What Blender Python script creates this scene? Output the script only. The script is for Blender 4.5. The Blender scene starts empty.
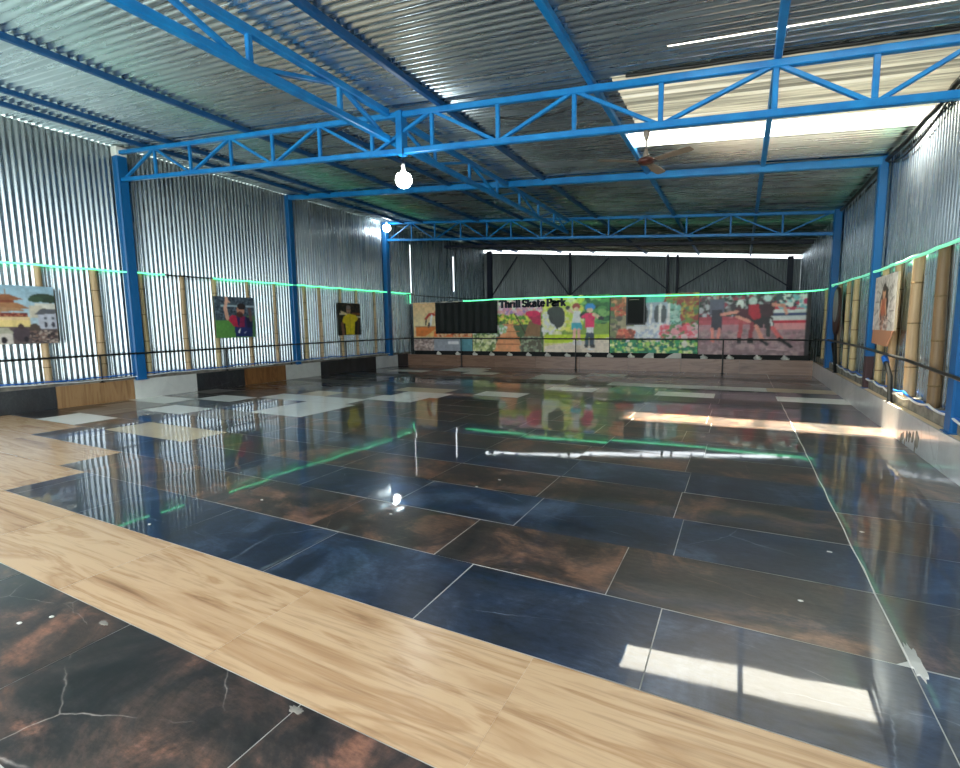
import bpy, bmesh, math, random
import numpy as np
from mathutils import Vector, Matrix

random.seed(7)
SC = bpy.context.scene
COL = SC.collection

# ---------------------------------------------------------------- camera
cam_d = bpy.data.cameras.new('camera')
cam_d.sensor_fit = 'HORIZONTAL'
cam_d.sensor_width = 36.0
cam_d.lens = 495.76 / 960 * 36.0
cam_d.clip_start = 0.02
cam_d.clip_end = 300
cam = bpy.data.objects.new('camera', cam_d)
COL.objects.link(cam)
_r = Vector((0.88613432, 0.46319387, -0.01474474))
_u = Vector((-0.04081462, 0.10969625, 0.99312681))
_f = Vector((-0.4616277, 0.87944197, -0.11611069))
cam.matrix_world = Matrix(((_r.x, _u.x, -_f.x, 0), (_r.y, _u.y, -_f.y, 0), (_r.z, _u.z, -_f.z, 1.6), (0, 0, 0, 1)))
SC.camera = cam

# ---------------------------------------------------------------- sky, sun, exposure
W = bpy.data.worlds.new('sky')
SC.world = W
W.use_nodes = True
wn = W.node_tree
bg = wn.nodes['Background']
bg.inputs['Color'].default_value = (0.90, 0.96, 1.0, 1)
bg.inputs['Strength'].default_value = 3.2
sun_d = bpy.data.lights.new('sun', 'SUN')
sun_d.energy = 110.0
sun_d.color = (1.0, 0.88, 0.66)
sun_d.angle = 0.05
sun = bpy.data.objects.new('sun', sun_d)
COL.objects.link(sun)
sun.rotation_euler = Vector((0.02, -0.085, -1.0)).to_track_quat('-Z', 'Y').to_euler()
sun.location = (0, 9, 14)
VS = SC.view_settings
VS.view_transform = 'Standard'
VS.look = 'None'
VS.gamma = 1.0
VS.use_curve_mapping = False
VS.exposure = 0.35

# ---------------------------------------------------------------- materials
def srgb(r, g, b):
    def c(v):
        v /= 255.0
        return v / 12.92 if v <= 0.04045 else ((v + 0.055) / 1.055) ** 2.4
    return (c(r), c(g), c(b), 1)

def mat(name, color=(0.5, 0.5, 0.5, 1), rough=0.5, metal=0.0, spec=0.5, emit=None, es=0.0):
    m = bpy.data.materials.new(name)
    m.use_nodes = True
    b = m.node_tree.nodes['Principled BSDF']
    b.inputs['Base Color'].default_value = color
    b.inputs['Roughness'].default_value = rough
    b.inputs['Metallic'].default_value = metal
    b.inputs['Specular IOR Level'].default_value = spec
    if emit:
        b.inputs['Emission Color'].default_value = emit
        b.inputs['Emission Strength'].default_value = es
    return m

def nd(m, typ, **kw):
    n = m.node_tree.nodes.new(typ)
    for k, v in kw.items():
        setattr(n, k, v)
    return n

def lk(m, a, b):
    m.node_tree.links.new(a, b)

def pbsdf(m):
    return m.node_tree.nodes['Principled BSDF']

def coords(m, scale=(1, 1, 1), rot=(0, 0, 0)):
    tc = nd(m, 'ShaderNodeTexCoord')
    mp = nd(m, 'ShaderNodeMapping')
    mp.inputs['Scale'].default_value = scale
    mp.inputs['Rotation'].default_value = rot
    lk(m, tc.outputs['Object'], mp.inputs['Vector'])
    return mp.outputs['Vector']

def noise(m, vec, scale, detail=4, rough=0.6, dist=0.0):
    n = nd(m, 'ShaderNodeTexNoise')
    n.inputs['Scale'].default_value = scale
    n.inputs['Detail'].default_value = detail
    n.inputs['Roughness'].default_value = rough
    n.inputs['Distortion'].default_value = dist
    if vec is not None:
        lk(m, vec, n.inputs['Vector'])
    return n.outputs['Fac']

def ramp(m, fac, stops, interp='LINEAR'):
    r = nd(m, 'ShaderNodeValToRGB')
    e = r.color_ramp
    e.interpolation = interp
    while len(e.elements) > 1:
        e.elements.remove(e.elements[0])
    e.elements[0].position = stops[0][0]
    e.elements[0].color = stops[0][1]
    for p, c in stops[1:]:
        x = e.elements.new(p)
        x.color = c
    lk(m, fac, r.inputs['Fac'])
    return r.outputs['Color']

def mixc(m, a, b, fac, mode='MIX'):
    n = nd(m, 'ShaderNodeMix', data_type='RGBA', blend_type=mode)
    for s, v in ((6, a), (7, b), (0, fac)):
        if isinstance(v, (tuple, float, int)):
            n.inputs[s].default_value = v
        else:
            lk(m, v, n.inputs[s])
    return n.outputs[2]

def bump(m, h, strength, dist=0.01):
    n = nd(m, 'ShaderNodeBump')
    n.inputs['Strength'].default_value = strength
    n.inputs['Distance'].default_value = dist
    lk(m, h, n.inputs['Height'])
    lk(m, n.outputs['Normal'], pbsdf(m).inputs['Normal'])

def metal_mat(name, c1, c2, r1, r2, scale):
    m = mat(name, c1, r1, 1.0)
    v = coords(m, scale)
    f = noise(m, v, 1.0, 5, 0.65)
    lk(m, ramp(m, f, [(0.3, c1), (0.7, c2)]), pbsdf(m).inputs['Base Color'])
    g = noise(m, v, 2.7, 4, 0.6)
    pbsdf(m).inputs['Metallic'].default_value = 0.97
    lk(m, ramp(m, g, [(0.3, (r1,) * 3 + (1,)), (0.7, (r2,) * 3 + (1,))]), pbsdf(m).inputs['Roughness'])
    return m

M = {}
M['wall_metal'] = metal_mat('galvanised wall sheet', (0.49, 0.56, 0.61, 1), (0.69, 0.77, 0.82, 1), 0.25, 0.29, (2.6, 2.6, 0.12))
M['wall_metal_grey'] = metal_mat('darkened galvanised wall sheet', (0.39, 0.45, 0.49, 1), (0.58, 0.65, 0.69, 1), 0.25, 0.29, (2.6, 2.6, 0.12))  # same sheet as the right wall, colour darkened to mute its bright reflections
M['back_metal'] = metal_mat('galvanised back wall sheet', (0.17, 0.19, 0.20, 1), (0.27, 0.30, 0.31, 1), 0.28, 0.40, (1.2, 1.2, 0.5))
M['roof_metal'] = metal_mat('galvanised roof sheet', (0.45, 0.53, 0.57, 1), (0.64, 0.74, 0.78, 1), 0.24, 0.31, (0.12, 2.4, 1))
M['blue'] = mat('blue enamel paint', srgb(18, 126, 196), 0.38)
_v = coords(M['blue'])
lk(M['blue'], ramp(M['blue'], noise(M['blue'], _v, 3.0), [(0.35, srgb(10, 106, 176)), (0.7, srgb(22, 132, 202))]), pbsdf(M['blue']).inputs['Base Color'])
M['blue_shaded'] = mat('blue enamel paint in roof shade', srgb(9, 74, 128), 0.4)  # same blue paint, with the shade under the roof put into its colour
M['blue_part_shaded'] = mat('blue enamel paint part shaded', srgb(5, 94, 156), 0.4)  # same blue paint again, part of the columns' shade mixed into the colour
M['navy'] = mat('dark navy paint', srgb(16, 28, 52), 0.5)
M['rust'] = mat('bare rusty primer', srgb(70, 50, 52), 0.7)
M['black'] = mat('black gloss paint', srgb(16, 18, 20), 0.35)
M['white'] = mat('white plastic', srgb(232, 234, 232), 0.45)
M['chrome'] = mat('polished metal', (0.75, 0.75, 0.76, 1), 0.15, 1.0)
M['cable'] = mat('black cable sheath', srgb(20, 20, 22), 0.5)
M['hose_blue'] = mat('blue hose', srgb(20, 100, 190), 0.45)
M['hose_white'] = mat('white cable', srgb(225, 228, 228), 0.5)
M['fan_brown'] = mat('brown fan metal', srgb(70, 32, 26), 0.3, 0.3)
M['blade'] = mat('grey brown fan blade', srgb(120, 108, 98), 0.45)
M['blade_tan'] = mat('tan blade', srgb(176, 142, 96), 0.5)
M['bulb'] = mat('lit bulb', (1, 1, 1, 1), 0.3, emit=(0.95, 1.0, 0.98, 1), es=30.0)
M['rope_lit'] = mat('lit green tube', srgb(150, 235, 200), 0.4, emit=(0.09, 0.80, 0.34, 1), es=1.8)
M['rope_day'] = mat('lit green tube in daylight', srgb(150, 235, 200), 0.4, emit=(0.12, 0.60, 0.36, 1), es=0.75)
M['rope_off'] = mat('unlit tube', srgb(40, 46, 50), 0.4)
M['net'] = mat('black shade cloth', srgb(13, 20, 20), 0.75)
M['concrete'] = mat('cement', srgb(128, 124, 116), 0.9)
_v = coords(M['concrete'])
lk(M['concrete'], ramp(M['concrete'], noise(M['concrete'], _v, 6.0, 8), [(0.3, srgb(92, 90, 86)), (0.7, srgb(160, 154, 142))]), pbsdf(M['concrete']).inputs['Base Color'])
M['ledge'] = mat('cream kerb topping', srgb(205, 190, 160), 0.8)
M['ground'] = mat('outside earth', srgb(78, 88, 94), 0.95)
M['plaster'] = mat('white plaster', srgb(214, 212, 204), 0.85)
_v = coords(M['plaster'])
bump(M['plaster'], noise(M['plaster'], _v, 30.0), 0.5)
M['grout'] = mat('white grout', srgb(150, 148, 142), 0.6)
_v = coords(M['grout'])
lk(M['grout'], ramp(M['grout'], noise(M['grout'], _v, 1.4, 5), [(0.30, srgb(90, 90, 88)), (0.52, srgb(205, 203, 196))]), pbsdf(M['grout']).inputs['Base Color'])

def bamboo_mat(name, a, b):
    m = mat(name, a, 0.5)
    v = coords(m, (30, 30, 1.5))
    lk(m, ramp(m, noise(m, v, 1.0, 5), [(0.3, a), (0.7, b)]), pbsdf(m).inputs['Base Color'])
    return m
M['bamboo_pale'] = bamboo_mat('pale bamboo', srgb(176, 156, 112), srgb(206, 188, 142))
M['bamboo_tan'] = bamboo_mat('tan bamboo', srgb(168, 140, 104), srgb(198, 172, 134))
M['bamboo_brown'] = bamboo_mat('brown bamboo', srgb(118, 94, 66), srgb(152, 124, 88))
M['bamboo_node'] = mat('bamboo node ring', srgb(120, 98, 62), 0.6)

def polished(name, base_stops, vein=None, vein_w=0.0016, scale=1.6, rough=0.022, vein_scale=0.9, coat=0.9):
    """Polished porcelain: every tile shifts the pattern by its own face colour."""
    m = mat(name, rough=rough)
    p = pbsdf(m)
    p.inputs['Specular IOR Level'].default_value = 0.45
    tc = nd(m, 'ShaderNodeTexCoord')
    at = nd(m, 'ShaderNodeAttribute', attribute_name='tile')
    ad = nd(m, 'ShaderNodeVectorMath', operation='MULTIPLY_ADD')
    lk(m, at.outputs['Color'], ad.inputs[0])
    ad.inputs[1].default_value = (37, 53, 11)
    lk(m, tc.outputs['Object'], ad.inputs[2])
    v = ad.outputs['Vector']
    c = ramp(m, noise(m, v, scale, 7, 0.68, 0.6), base_stops)
    if vein:
        vo = nd(m, 'ShaderNodeTexVoronoi', feature='DISTANCE_TO_EDGE')
        vo.inputs['Scale'].default_value = vein_scale
        vm = nd(m, 'ShaderNodeMapping')
        vm.inputs['Scale'].default_value = (0.8, 1.5, 1)
        vm.inputs['Rotation'].default_value = (0, 0, 0.4)
        wob = nd(m, 'ShaderNodeTexNoise')
        wob.inputs['Scale'].default_value = 9.0
        lk(m, v, wob.inputs['Vector'])
        wa = nd(m, 'ShaderNodeVectorMath', operation='MULTIPLY_ADD')
        lk(m, wob.outputs['Color'], wa.inputs[0])
        wa.inputs[1].default_value = (0.05, 0.05, 0.0)
        lk(m, v, wa.inputs[2])
        lk(m, wa.outputs['Vector'], vm.inputs['Vector'])
        lk(m, vm.outputs['Vector'], vo.inputs['Vector'])
        line = ramp(m, vo.outputs['Distance'], [(0.0, (1, 1, 1, 1)), (vein_w, (0.25, 0.25, 0.25, 1)), (vein_w * 4, (0, 0, 0, 1))])
        brk = ramp(m, noise(m, v, 2.3, 2), [(0.48, (0, 0, 0, 1)), (0.66, (0.6, 0.6, 0.6, 1))])
        f = mixc(m, line, brk, 1.0, 'MULTIPLY')
        c = mixc(m, c, vein, f)
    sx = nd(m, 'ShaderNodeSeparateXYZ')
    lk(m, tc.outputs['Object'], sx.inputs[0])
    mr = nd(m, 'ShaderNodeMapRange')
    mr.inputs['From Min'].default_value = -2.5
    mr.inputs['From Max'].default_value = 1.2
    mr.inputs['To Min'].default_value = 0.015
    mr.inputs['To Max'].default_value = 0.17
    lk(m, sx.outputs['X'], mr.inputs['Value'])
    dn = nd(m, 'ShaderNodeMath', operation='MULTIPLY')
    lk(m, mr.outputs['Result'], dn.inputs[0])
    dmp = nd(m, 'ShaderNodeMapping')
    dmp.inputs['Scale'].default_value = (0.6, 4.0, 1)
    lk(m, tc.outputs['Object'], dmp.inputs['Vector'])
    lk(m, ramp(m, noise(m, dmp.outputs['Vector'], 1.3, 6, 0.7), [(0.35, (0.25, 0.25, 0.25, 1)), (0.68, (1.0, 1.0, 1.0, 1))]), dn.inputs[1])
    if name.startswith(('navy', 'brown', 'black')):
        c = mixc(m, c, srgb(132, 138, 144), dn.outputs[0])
    p.inputs['Roughness'].default_value = 0.3
    p.inputs['Coat Weight'].default_value = coat
    p.inputs['Coat IOR'].default_value = 1.6
    gmp = nd(m, 'ShaderNodeMapping')
    gmp.inputs['Scale'].default_value = (0.6, 1.6, 1)
    lk(m, v, gmp.inputs['Vector'])
    if name.startswith(('navy', 'brown', 'black', 'dark')):
        c = mixc(m, c, ramp(m, noise(m, gmp.outputs['Vector'], 22.0, 6, 0.75), [(0.36, (0.55, 0.55, 0.55, 1)), (0.64, (1.5, 1.45, 1.4, 1))]), 0.8, 'MULTIPLY')
    lk(m, c, p.inputs['Base Color'])
    w = nd(m, 'ShaderNodeMapping')
    w.inputs['Scale'].default_value = (0.9, 1.6, 1)
    lk(m, v, w.inputs['Vector'])
    bump(m, noise(m, w.outputs['Vector'], 2.2, 2, 0.4), 0.014, 0.03)
    sm = noise(m, v, 3.1, 5, 0.7)
    lk(m, ramp(m, sm, [(0.35, (rough,) * 3 + (1,)), (0.75, (rough * 2.2,) * 3 + (1,))]), p.inputs['Coat Roughness'])
    lk(m, p.inputs['Normal'].links[0].from_socket, p.inputs['Coat Normal'])
    return m

M['tile_blue'] = polished('navy marble tile', [(0.34, srgb(14, 22, 36)), (0.5, srgb(29, 42, 64)), (0.66, srgb(68, 84, 108))], srgb(140, 152, 170))
M['tile_brown'] = polished('brown black marble tile', [(0.34, srgb(26, 25, 25)), (0.5, srgb(58, 47, 41)), (0.64, srgb(124, 90, 70))], srgb(140, 118, 100), 0.0016)
M['tile_dark'] = polished('dark grey brown marble tile', [(0.38, srgb(20, 18, 20)), (0.49, srgb(42, 36, 36)), (0.57, srgb(72, 56, 50)), (0.68, srgb(132, 92, 74))], srgb(190, 180, 172), 0.0012, rough=0.10, scale=1.8, coat=0.6)
M['tile_white'] = polished('white tile', [(0.3, srgb(232, 236, 230)), (0.7, srgb(246, 248, 243))], coat=0.3)
M['tile_grey'] = polished('grey tile', [(0.3, srgb(104, 100, 94)), (0.7, srgb(136, 130, 122))], coat=0.4)
M['tile_beige'] = polished('beige tile', [(0.3, srgb(196, 180, 148)), (0.7, srgb(218, 202, 168))], coat=0.3)
M['tile_black'] = polished('black tile', [(0.3, srgb(8, 10, 14)), (0.7, srgb(22, 26, 34))], srgb(90, 96, 104), 0.003, coat=0.4)
M['kerb_grey'] = polished('pale grey marble kerb tile', [(0.3, srgb(186, 192, 196)), (0.6, srgb(212, 217, 219)), (0.8, srgb(192, 192, 192))], srgb(110, 112, 114), 0.006)
M['kerb_white'] = polished('white marble kerb tile', [(0.3, srgb(196, 198, 194)), (0.7, srgb(220, 222, 216))], srgb(140, 146, 146), 0.003)

def wood_tile(name, dark, mid, light, rough=0.3, axis=0, sc=1.0):
    m = mat(name, rough=rough)
    p = pbsdf(m)
    tc = nd(m, 'ShaderNodeTexCoord')
    at = nd(m, 'ShaderNodeAttribute', attribute_name='tile')
    ad = nd(m, 'ShaderNodeVectorMath', operation='MULTIPLY_ADD')
    lk(m, at.outputs['Color'], ad.inputs[0])
    ad.inputs[1].default_value = (17, 23, 29)
    lk(m, tc.outputs['Object'], ad.inputs[2])
    mp = nd(m, 'ShaderNodeMapping')
    s = [4.6 * sc, 4.6 * sc, 4.6 * sc]
    s[axis] = 0.5 * sc
    mp.inputs['Scale'].default_value = s
    lk(m, ad.outputs['Vector'], mp.inputs['Vector'])
    n = noise(m, mp.outputs['Vector'], 1.0, 5, 0.55, 1.0)
    c = ramp(m, n, [(0.26, dark), (0.36, mid), (0.47, light), (0.53, light), (0.58, mid), (0.66, light)])
    mp2 = nd(m, 'ShaderNodeMapping')
    s2 = [40 * sc, 40 * sc, 40 * sc]
    s2[axis] = 1.8 * sc
    mp2.inputs['Scale'].default_value = s2
    lk(m, ad.outputs['Vector'], mp2.inputs['Vector'])
    g = noise(m, mp2.outputs['Vector'], 1.0, 3, 0.6, 0.4)
    c = mixc(m, c, dark, ramp(m, g, [(0.52, (0, 0, 0, 1)), (0.78, (0.5, 0.5, 0.5, 1))]))
    lk(m, c, p.inputs['Base Color'])
    return m
M['wood'] = wood_tile('pale oak look tile', srgb(118, 86, 62), srgb(176, 140, 104), srgb(198, 166, 130), 0.24)
M['kerb_wood'] = wood_tile('brown wood look kerb tile', srgb(104, 74, 46), srgb(146, 110, 72), srgb(166, 130, 90), 0.3, axis=2)
M['kerb_wood_red'] = wood_tile('red brown wood look kerb tile', srgb(74, 44, 24), srgb(118, 76, 42), srgb(140, 98, 58), 0.3, axis=2)
M['kerb_brown'] = wood_tile('dark tan wood look kerb tile', srgb(92, 66, 50), srgb(122, 92, 72), srgb(138, 108, 88), 0.3, axis=0)

def sheet_mat(name, color, trans, transp):
    """Fibreglass roof sheet: some light straight through, some scattered."""
    m = bpy.data.materials.new(name)
    m.use_nodes = True
    t = m.node_tree
    t.nodes.clear()
    o = t.nodes.new('ShaderNodeOutputMaterial')
    a = t.nodes.new('ShaderNodeBsdfTranslucent')
    a.inputs['Color'].default_value = color
    d = t.nodes.new('ShaderNodeBsdfDiffuse')
    d.inputs['Color'].default_value = color
    s = t.nodes.new('ShaderNodeBsdfTransparent')
    s.inputs['Color'].default_value = color
    m1 = t.nodes.new('ShaderNodeMixShader')
    m1.inputs[0].default_value = trans
    t.links.new(d.outputs[0], m1.inputs[1])
    t.links.new(a.outputs[0], m1.inputs[2])
    m2 = t.nodes.new('ShaderNodeMixShader')
    m2.inputs[0].default_value = transp
    t.links.new(m1.outputs[0], m2.inputs[1])
    t.links.new(s.outputs[0], m2.inputs[2])
    t.links.new(m2.outputs[0], o.inputs['Surface'])
    return m
M['skylight'] = sheet_mat('clear fibreglass sheet', (0.96, 0.97, 0.95, 1), 0.75, 0.78)
M['cream_sheet'] = sheet_mat('weathered cream fibreglass sheet', (0.64, 0.59, 0.48, 1), 0.016, 0.0)
_m = M['cream_sheet']
_v = coords(_m, (0.10, 9.0, 1))
_c = ramp(_m, noise(_m, _v, 1.0, 5, 0.7), [(0.34, srgb(70, 70, 66)), (0.47, srgb(150, 152, 146)), (0.56, srgb(212, 212, 200)), (0.68, srgb(232, 236, 236))])
for _n in _m.node_tree.nodes:
    if _n.type in ('BSDF_TRANSLUCENT', 'BSDF_DIFFUSE'):
        lk(_m, _c, _n.inputs['Color'])
M['seam_sheet'] = sheet_mat('milky fibreglass seam strip', (0.9, 0.92, 0.94, 1), 0.35, 0.0)

M['print'] = mat('printed picture', rough=0.45)
_a = nd(M['print'], 'ShaderNodeAttribute', attribute_name='ink')
lk(M['print'], _a.outputs['Color'], pbsdf(M['print']).inputs['Base Color'])

# ---------------------------------------------------------------- mesh builder and object helpers
class MB:
    def __init__(self):
        self.v, self.f, self.smooth = [], [], []

    def add(self, vs, fs, smooth=False):
        o = len(self.v)
        self.v += [tuple(x) for x in vs]
        self.f += [tuple(i + o for i in f) for f in fs]
        self.smooth += [smooth] * len(fs)
        return self

    def box(self, lo, hi, b=0.0):
        x0, y0, z0 = lo
        x1, y1, z1 = hi
        return self.add([(x0, y0, z0), (x1, y0, z0), (x1, y1, z0), (x0, y1, z0), (x0, y0, z1), (x1, y0, z1), (x1, y1, z1), (x0, y1, z1)],
                        [(0, 3, 2, 1), (4, 5, 6, 7), (0, 1, 5, 4), (1, 2, 6, 5), (2, 3, 7, 6), (3, 0, 4, 7)])

    def bar(self, p, q, w, h=None, up=(0, 0, 1)):
        h = h or w
        p, q = Vector(p), Vector(q)
        d = (q - p).normalized()
        up = Vector(up)
        if abs(d.dot(up)) > 0.98:
            up = Vector((0, 1, 0))
        s = d.cross(up).normalized()
        t = s.cross(d).normalized()
        c = min(w, h) * 0.12
        prof = [(w/2 - c, h/2), (w/2, h/2 - c), (w/2, -h/2 + c), (w/2 - c, -h/2), (-w/2 + c, -h/2), (-w/2, -h/2 + c), (-w/2, h/2 - c), (-w/2 + c, h/2)]
        vs = [e + s * a + t * b for e in (p, q) for a, b in prof]
        n = 8
        fs = [(i, i + n, (i + 1) % n + n, (i + 1) % n) for i in range(n)] + [tuple(range(n)), tuple(reversed(range(n, 2 * n)))]
        return self.add(vs, fs)

    def tube(self, pts, r, n=8, caps=True):
        pts = [Vector(p) for p in pts]
        rs = r if isinstance(r, (list, tuple)) else [r] * len(pts)
        rings = []
        ref = None
        for i, p in enumerate(pts):
            d = (pts[min(i + 1, len(pts) - 1)] - pts[max(i - 1, 0)]).normalized()
            if ref is None:
                ref = Vector((0, 0, 1)) if abs(d.z) < 0.9 else Vector((1, 0, 0))
            s = d.cross(ref).normalized()
            t = s.cross(d).normalized()
            ref = t
            rings.append([p + (s * math.cos(2 * math.pi * k / n) + t * math.sin(2 * math.pi * k / n)) * rs[i] for k in range(n)])
        vs = [v for g in rings for v in g]
        fs = []
        for i in range(len(pts) - 1):
            for k in range(n):
                a, b = i * n + k, i * n + (k + 1) % n
                fs.append((a, b, b + n, a + n))
        self.add(vs, fs, True)
        if caps:
            self.add(rings[0], [tuple(range(n))])
            self.add(rings[-1], [tuple(reversed(range(n)))])
        return self

    def lathe(self, prof, c=(0, 0, 0), n=20):
        vs = [(c[0] + r * math.cos(2 * math.pi * k / n), c[1] + r * math.sin(2 * math.pi * k / n), c[2] + z) for r, z in prof for k in range(n)]
        fs = []
        for i in range(len(prof) - 1):
            for k in range(n):
                a, b = i * n + k, i * n + (k + 1) % n
                fs.append((a, b, b + n, a + n))
        return self.add(vs, fs, True)

    def lump(self, c, r, seed, squash=(1, 1, 1)):
        rnd = random.Random(seed)
        bm = bmesh.new()
        bmesh.ops.create_icosphere(bm, subdivisions=2, radius=1)
        vs = []
        for v in bm.verts:
            k = r * (0.82 + 0.36 * rnd.random())
            vs.append((c[0] + v.co.x * k * squash[0], c[1] + v.co.y * k * squash[1], c[2] + v.co.z * k * squash[2]))
        fs = [tuple(v.index for v in f.verts) for f in bm.faces]
        bm.free()
        return self.add(vs, fs, True)

def obj(name, mb, m, parent=None, origin=None):
    """Link one mesh object. Vertices come in world space; the origin goes to the parent's or to the base centre."""
    V = np.array(mb.v, dtype=float)
    if parent is not None:
        org = np.array(parent['_org'])
    elif origin is not None:
        org = np.array(origin)
    else:
        lo, hi = V.min(0), V.max(0)
        org = np.array([(lo[0] + hi[0]) / 2, (lo[1] + hi[1]) / 2, lo[2]])
    me = bpy.data.meshes.new(name)
    me.from_pydata([tuple(v) for v in (V - org)], [], mb.f)
    me.polygons.foreach_set('use_smooth', mb.smooth)
    me.materials.append(m)
    me.update()
    o = bpy.data.objects.new(name, me)
    COL.objects.link(o)
    if parent is not None:
        o.parent = parent
        o['_org'] = list(map(float, org))
    else:
        o.location = org
        o['_org'] = list(map(float, org))
    return o

def empty(name, loc):
    o = bpy.data.objects.new(name, None)
    o.empty_display_size = 0.1
    COL.objects.link(o)
    o.location = loc
    o['_org'] = list(map(float, loc))
    return o

def tag(o, label, cat, group=None):
    o['label'] = label
    o['category'] = cat
    if group:
        o['group'] = group
    return o

def struct(o, label=None):
    o['kind'] = 'structure'
    if label:
        o['label'] = label
    return o

ORD = ['first', 'second', 'third', 'fourth', 'fifth', 'sixth', 'seventh', 'eighth', 'ninth', 'tenth', 'eleventh', 'twelfth',
       'thirteenth', 'fourteenth', 'fifteenth', 'sixteenth', 'seventeenth', 'eighteenth']

# ---------------------------------------------------------------- dimensions
XL, XR, YB = -12.65, 1.93, 17.47          # kerb faces of the rink
WL, WR, YW = -12.87, 2.16, 25.2           # sheet walls
YF = -0.6                                 # open front behind the camera
def roofz(x):
    return 4.583 - 0.0946 * x

# ---------------------------------------------------------------- floor
ROWS = [2.0917 + 0.7103 * i for i in range(7)]
while ROWS[-1] < YB:
    ROWS.append(ROWS[-1] + 0.745)
ROWS[-1] = YB
OFF = [0.10, -0.22, 0.08, 0.0, 0.02, -0.04]
WHITE = [(6, -8.45, -7.05), (7, -8.45, -7.05), (7, -11.3, -10.05), (8, -10.05, -8.6), (6, -12.65, -11.2), (5, -10.8, -9.5),
         (8, -8.6, -7.35), (9, -7.5, -6.2), (10, -7.3, -6.0), (11, -5.5, -4.35), (13, -4.28, -3.07), (13, -1.67, -0.45),
         (13, 0.72, 1.93), (15, -3.1, -0.6), (15, -0.6, 0.6), (18, -9.7, -8.0), (19, -9.7, -8.3), (17, -8.4, -7.2), (17, -5.7, -4.4),
         (17, -11.5, -10.0), (18, -4.3, -3.1), (16, -5.6, -4.4), (3, -11.6, -10.2)]
GREY = [(5, -9.45, -8.15), (8, -12.65, -11.8), (4, -12.0, -10.8), (9, -8.7, -7.5), (5, -12.3, -11.0)]
BEIGE = [(3, -9.2, -8.1), (3, -8.1, -7.08), (11, -7.85, -6.3), (15, 0.6, 1.93), (9, -9.6, -8.7)]
fv, ff, fm, ftint = [], [], [], []
mats_floor = ['grout', 'tile_blue', 'tile_brown', 'tile_white', 'tile_grey', 'tile_beige', 'wood', 'tile_dark', 'tile_black', 'concrete']
MI = {n: i for i, n in enumerate(mats_floor)}
def quad(x0, x1, y0, y1, m, g=0.003, tilt=0.0038):
    if x1 - x0 < 0.03 or y1 - y0 < 0.03:
        return
    a, b = random.uniform(-tilt, tilt), random.uniform(-tilt, tilt) * 1.2
    cx, cy = (x0 + x1) / 2, (y0 + y1) / 2
    o = len(fv)
    for x, y in ((x0 + g, y0 + g), (x1 - g, y0 + g), (x1 - g, y1 - g), (x0 + g, y1 - g)):
        fv.append((x, y, (x - cx) * a + (y - cy) * b))
    ff.append((o, o + 1, o + 2, o + 3))
    fm.append(MI[m])
    ftint.append((random.random(), random.random(), random.random(), 1))
def row(y0, y1, spans, g=0.003):
    for x0, x1, m in spans:
        quad(x0, x1, y0, y1, m, g)
WOODLIM = {0: -6.61, 1: -7.24, 2: -9.9}
for i in range(len(ROWS) - 1):
    y0, y1 = ROWS[i], ROWS[i + 1]
    fixed = []
    for lst, m in ((WHITE, 'tile_white'), (GREY, 'tile_grey'), (BEIGE, 'tile_beige')):
        fixed += [(a, b, m) for r, a, b in lst if r == i]
    fixed.sort()
    lim = WOODLIM.get(i, XL)
    if i in WOODLIM:
        xs = XL
        while xs < lim - 0.01:
            xe = min(xs + 1.45, lim)
            quad(xs, xe, y0, y1, 'wood', 0.0015)
            xs = xe
    base = 'tile_blue' if i % 2 == 0 else 'tile_brown'
    if i > 7:
        base = 'tile_brown' if i in (8, 9) else ('tile_blue' if i % 3 else 'tile_black')
    # joints of the plain tiles
    js = [XR, 0.765]
    x = -0.43 + OFF[i % 6]
    while x > XL:
        js.append(x)
        x -= 1.21
    js = sorted(js + [XL])
    js = [max(j, lim) for j in js]
    cuts = sorted(set(js + [c for a, b, _ in fixed for c in (a, b)]))
    for a, b in zip(cuts[:-1], cuts[1:]):
        c = (a + b) / 2
        m = base
        for fa, fb, fmn in fixed:
            if fa - 1e-6 <= c <= fb + 1e-6:
                m = fmn
        if i in (3, 4) and c < -11.5 and m == base:
            m = 'tile_black'
        quad(a, b, y0, y1, m)
# oak band and the dark apron by the camera
x = -3.705 - 1.45 * 7
while x < XR:
    if x + 1.45 > XL:
        quad(max(x, XL), min(x + 1.45, XR), 1.3641, ROWS[0], 'wood', 0.0015, 0.0008)
    x += 1.4475
for k, (y0, y1) in enumerate(((0.64, 1.3641), (-0.08, 0.64), (-0.6, -0.08))):
    x = -2.905 - 1.3 * 8 + (0.0, 0.0, 0.2)[k]
    while x < XR:
        if x + 1.3 > XL:
            quad(max(x, XL), min(x + 1.3, XR), y0, y1, 'tile_dark', 0.003, 0.001)
        x += 1.3
# cement floor behind the far kerb and under the grout
def plain(x0, x1, y0, y1, z, m):
    o = len(fv)
    fv.extend([(x0, y0, z), (x1, y0, z), (x1, y1, z), (x0, y1, z)])
    ff.append((o, o + 1, o + 2, o + 3))
    fm.append(MI[m])
    ftint.append((0.5, 0.5, 0.5, 1))
plain(WL - 0.05, WR + 0.05, YF, YB + 0.05, -0.0035, 'grout')
plain(WL - 0.05, WR + 0.05, YB + 0.05, YW, -0.0035, 'concrete')
me = bpy.data.meshes.new('floor')
me.from_pydata(fv, [], ff)
for n in mats_floor:
    me.materials.append(M[n])
me.polygons.foreach_set('material_index', fm)
ca = me.color_attributes.new('tile', 'FLOAT_COLOR', 'CORNER')
ca.data.foreach_set('color', np.repeat(np.array(ftint), 4, axis=0).ravel())
me.update()
fl = bpy.data.objects.new('floor', me)
COL.objects.link(fl)
struct(fl, 'polished dark marble tile rink floor with oak band and scattered white tiles')

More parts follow.
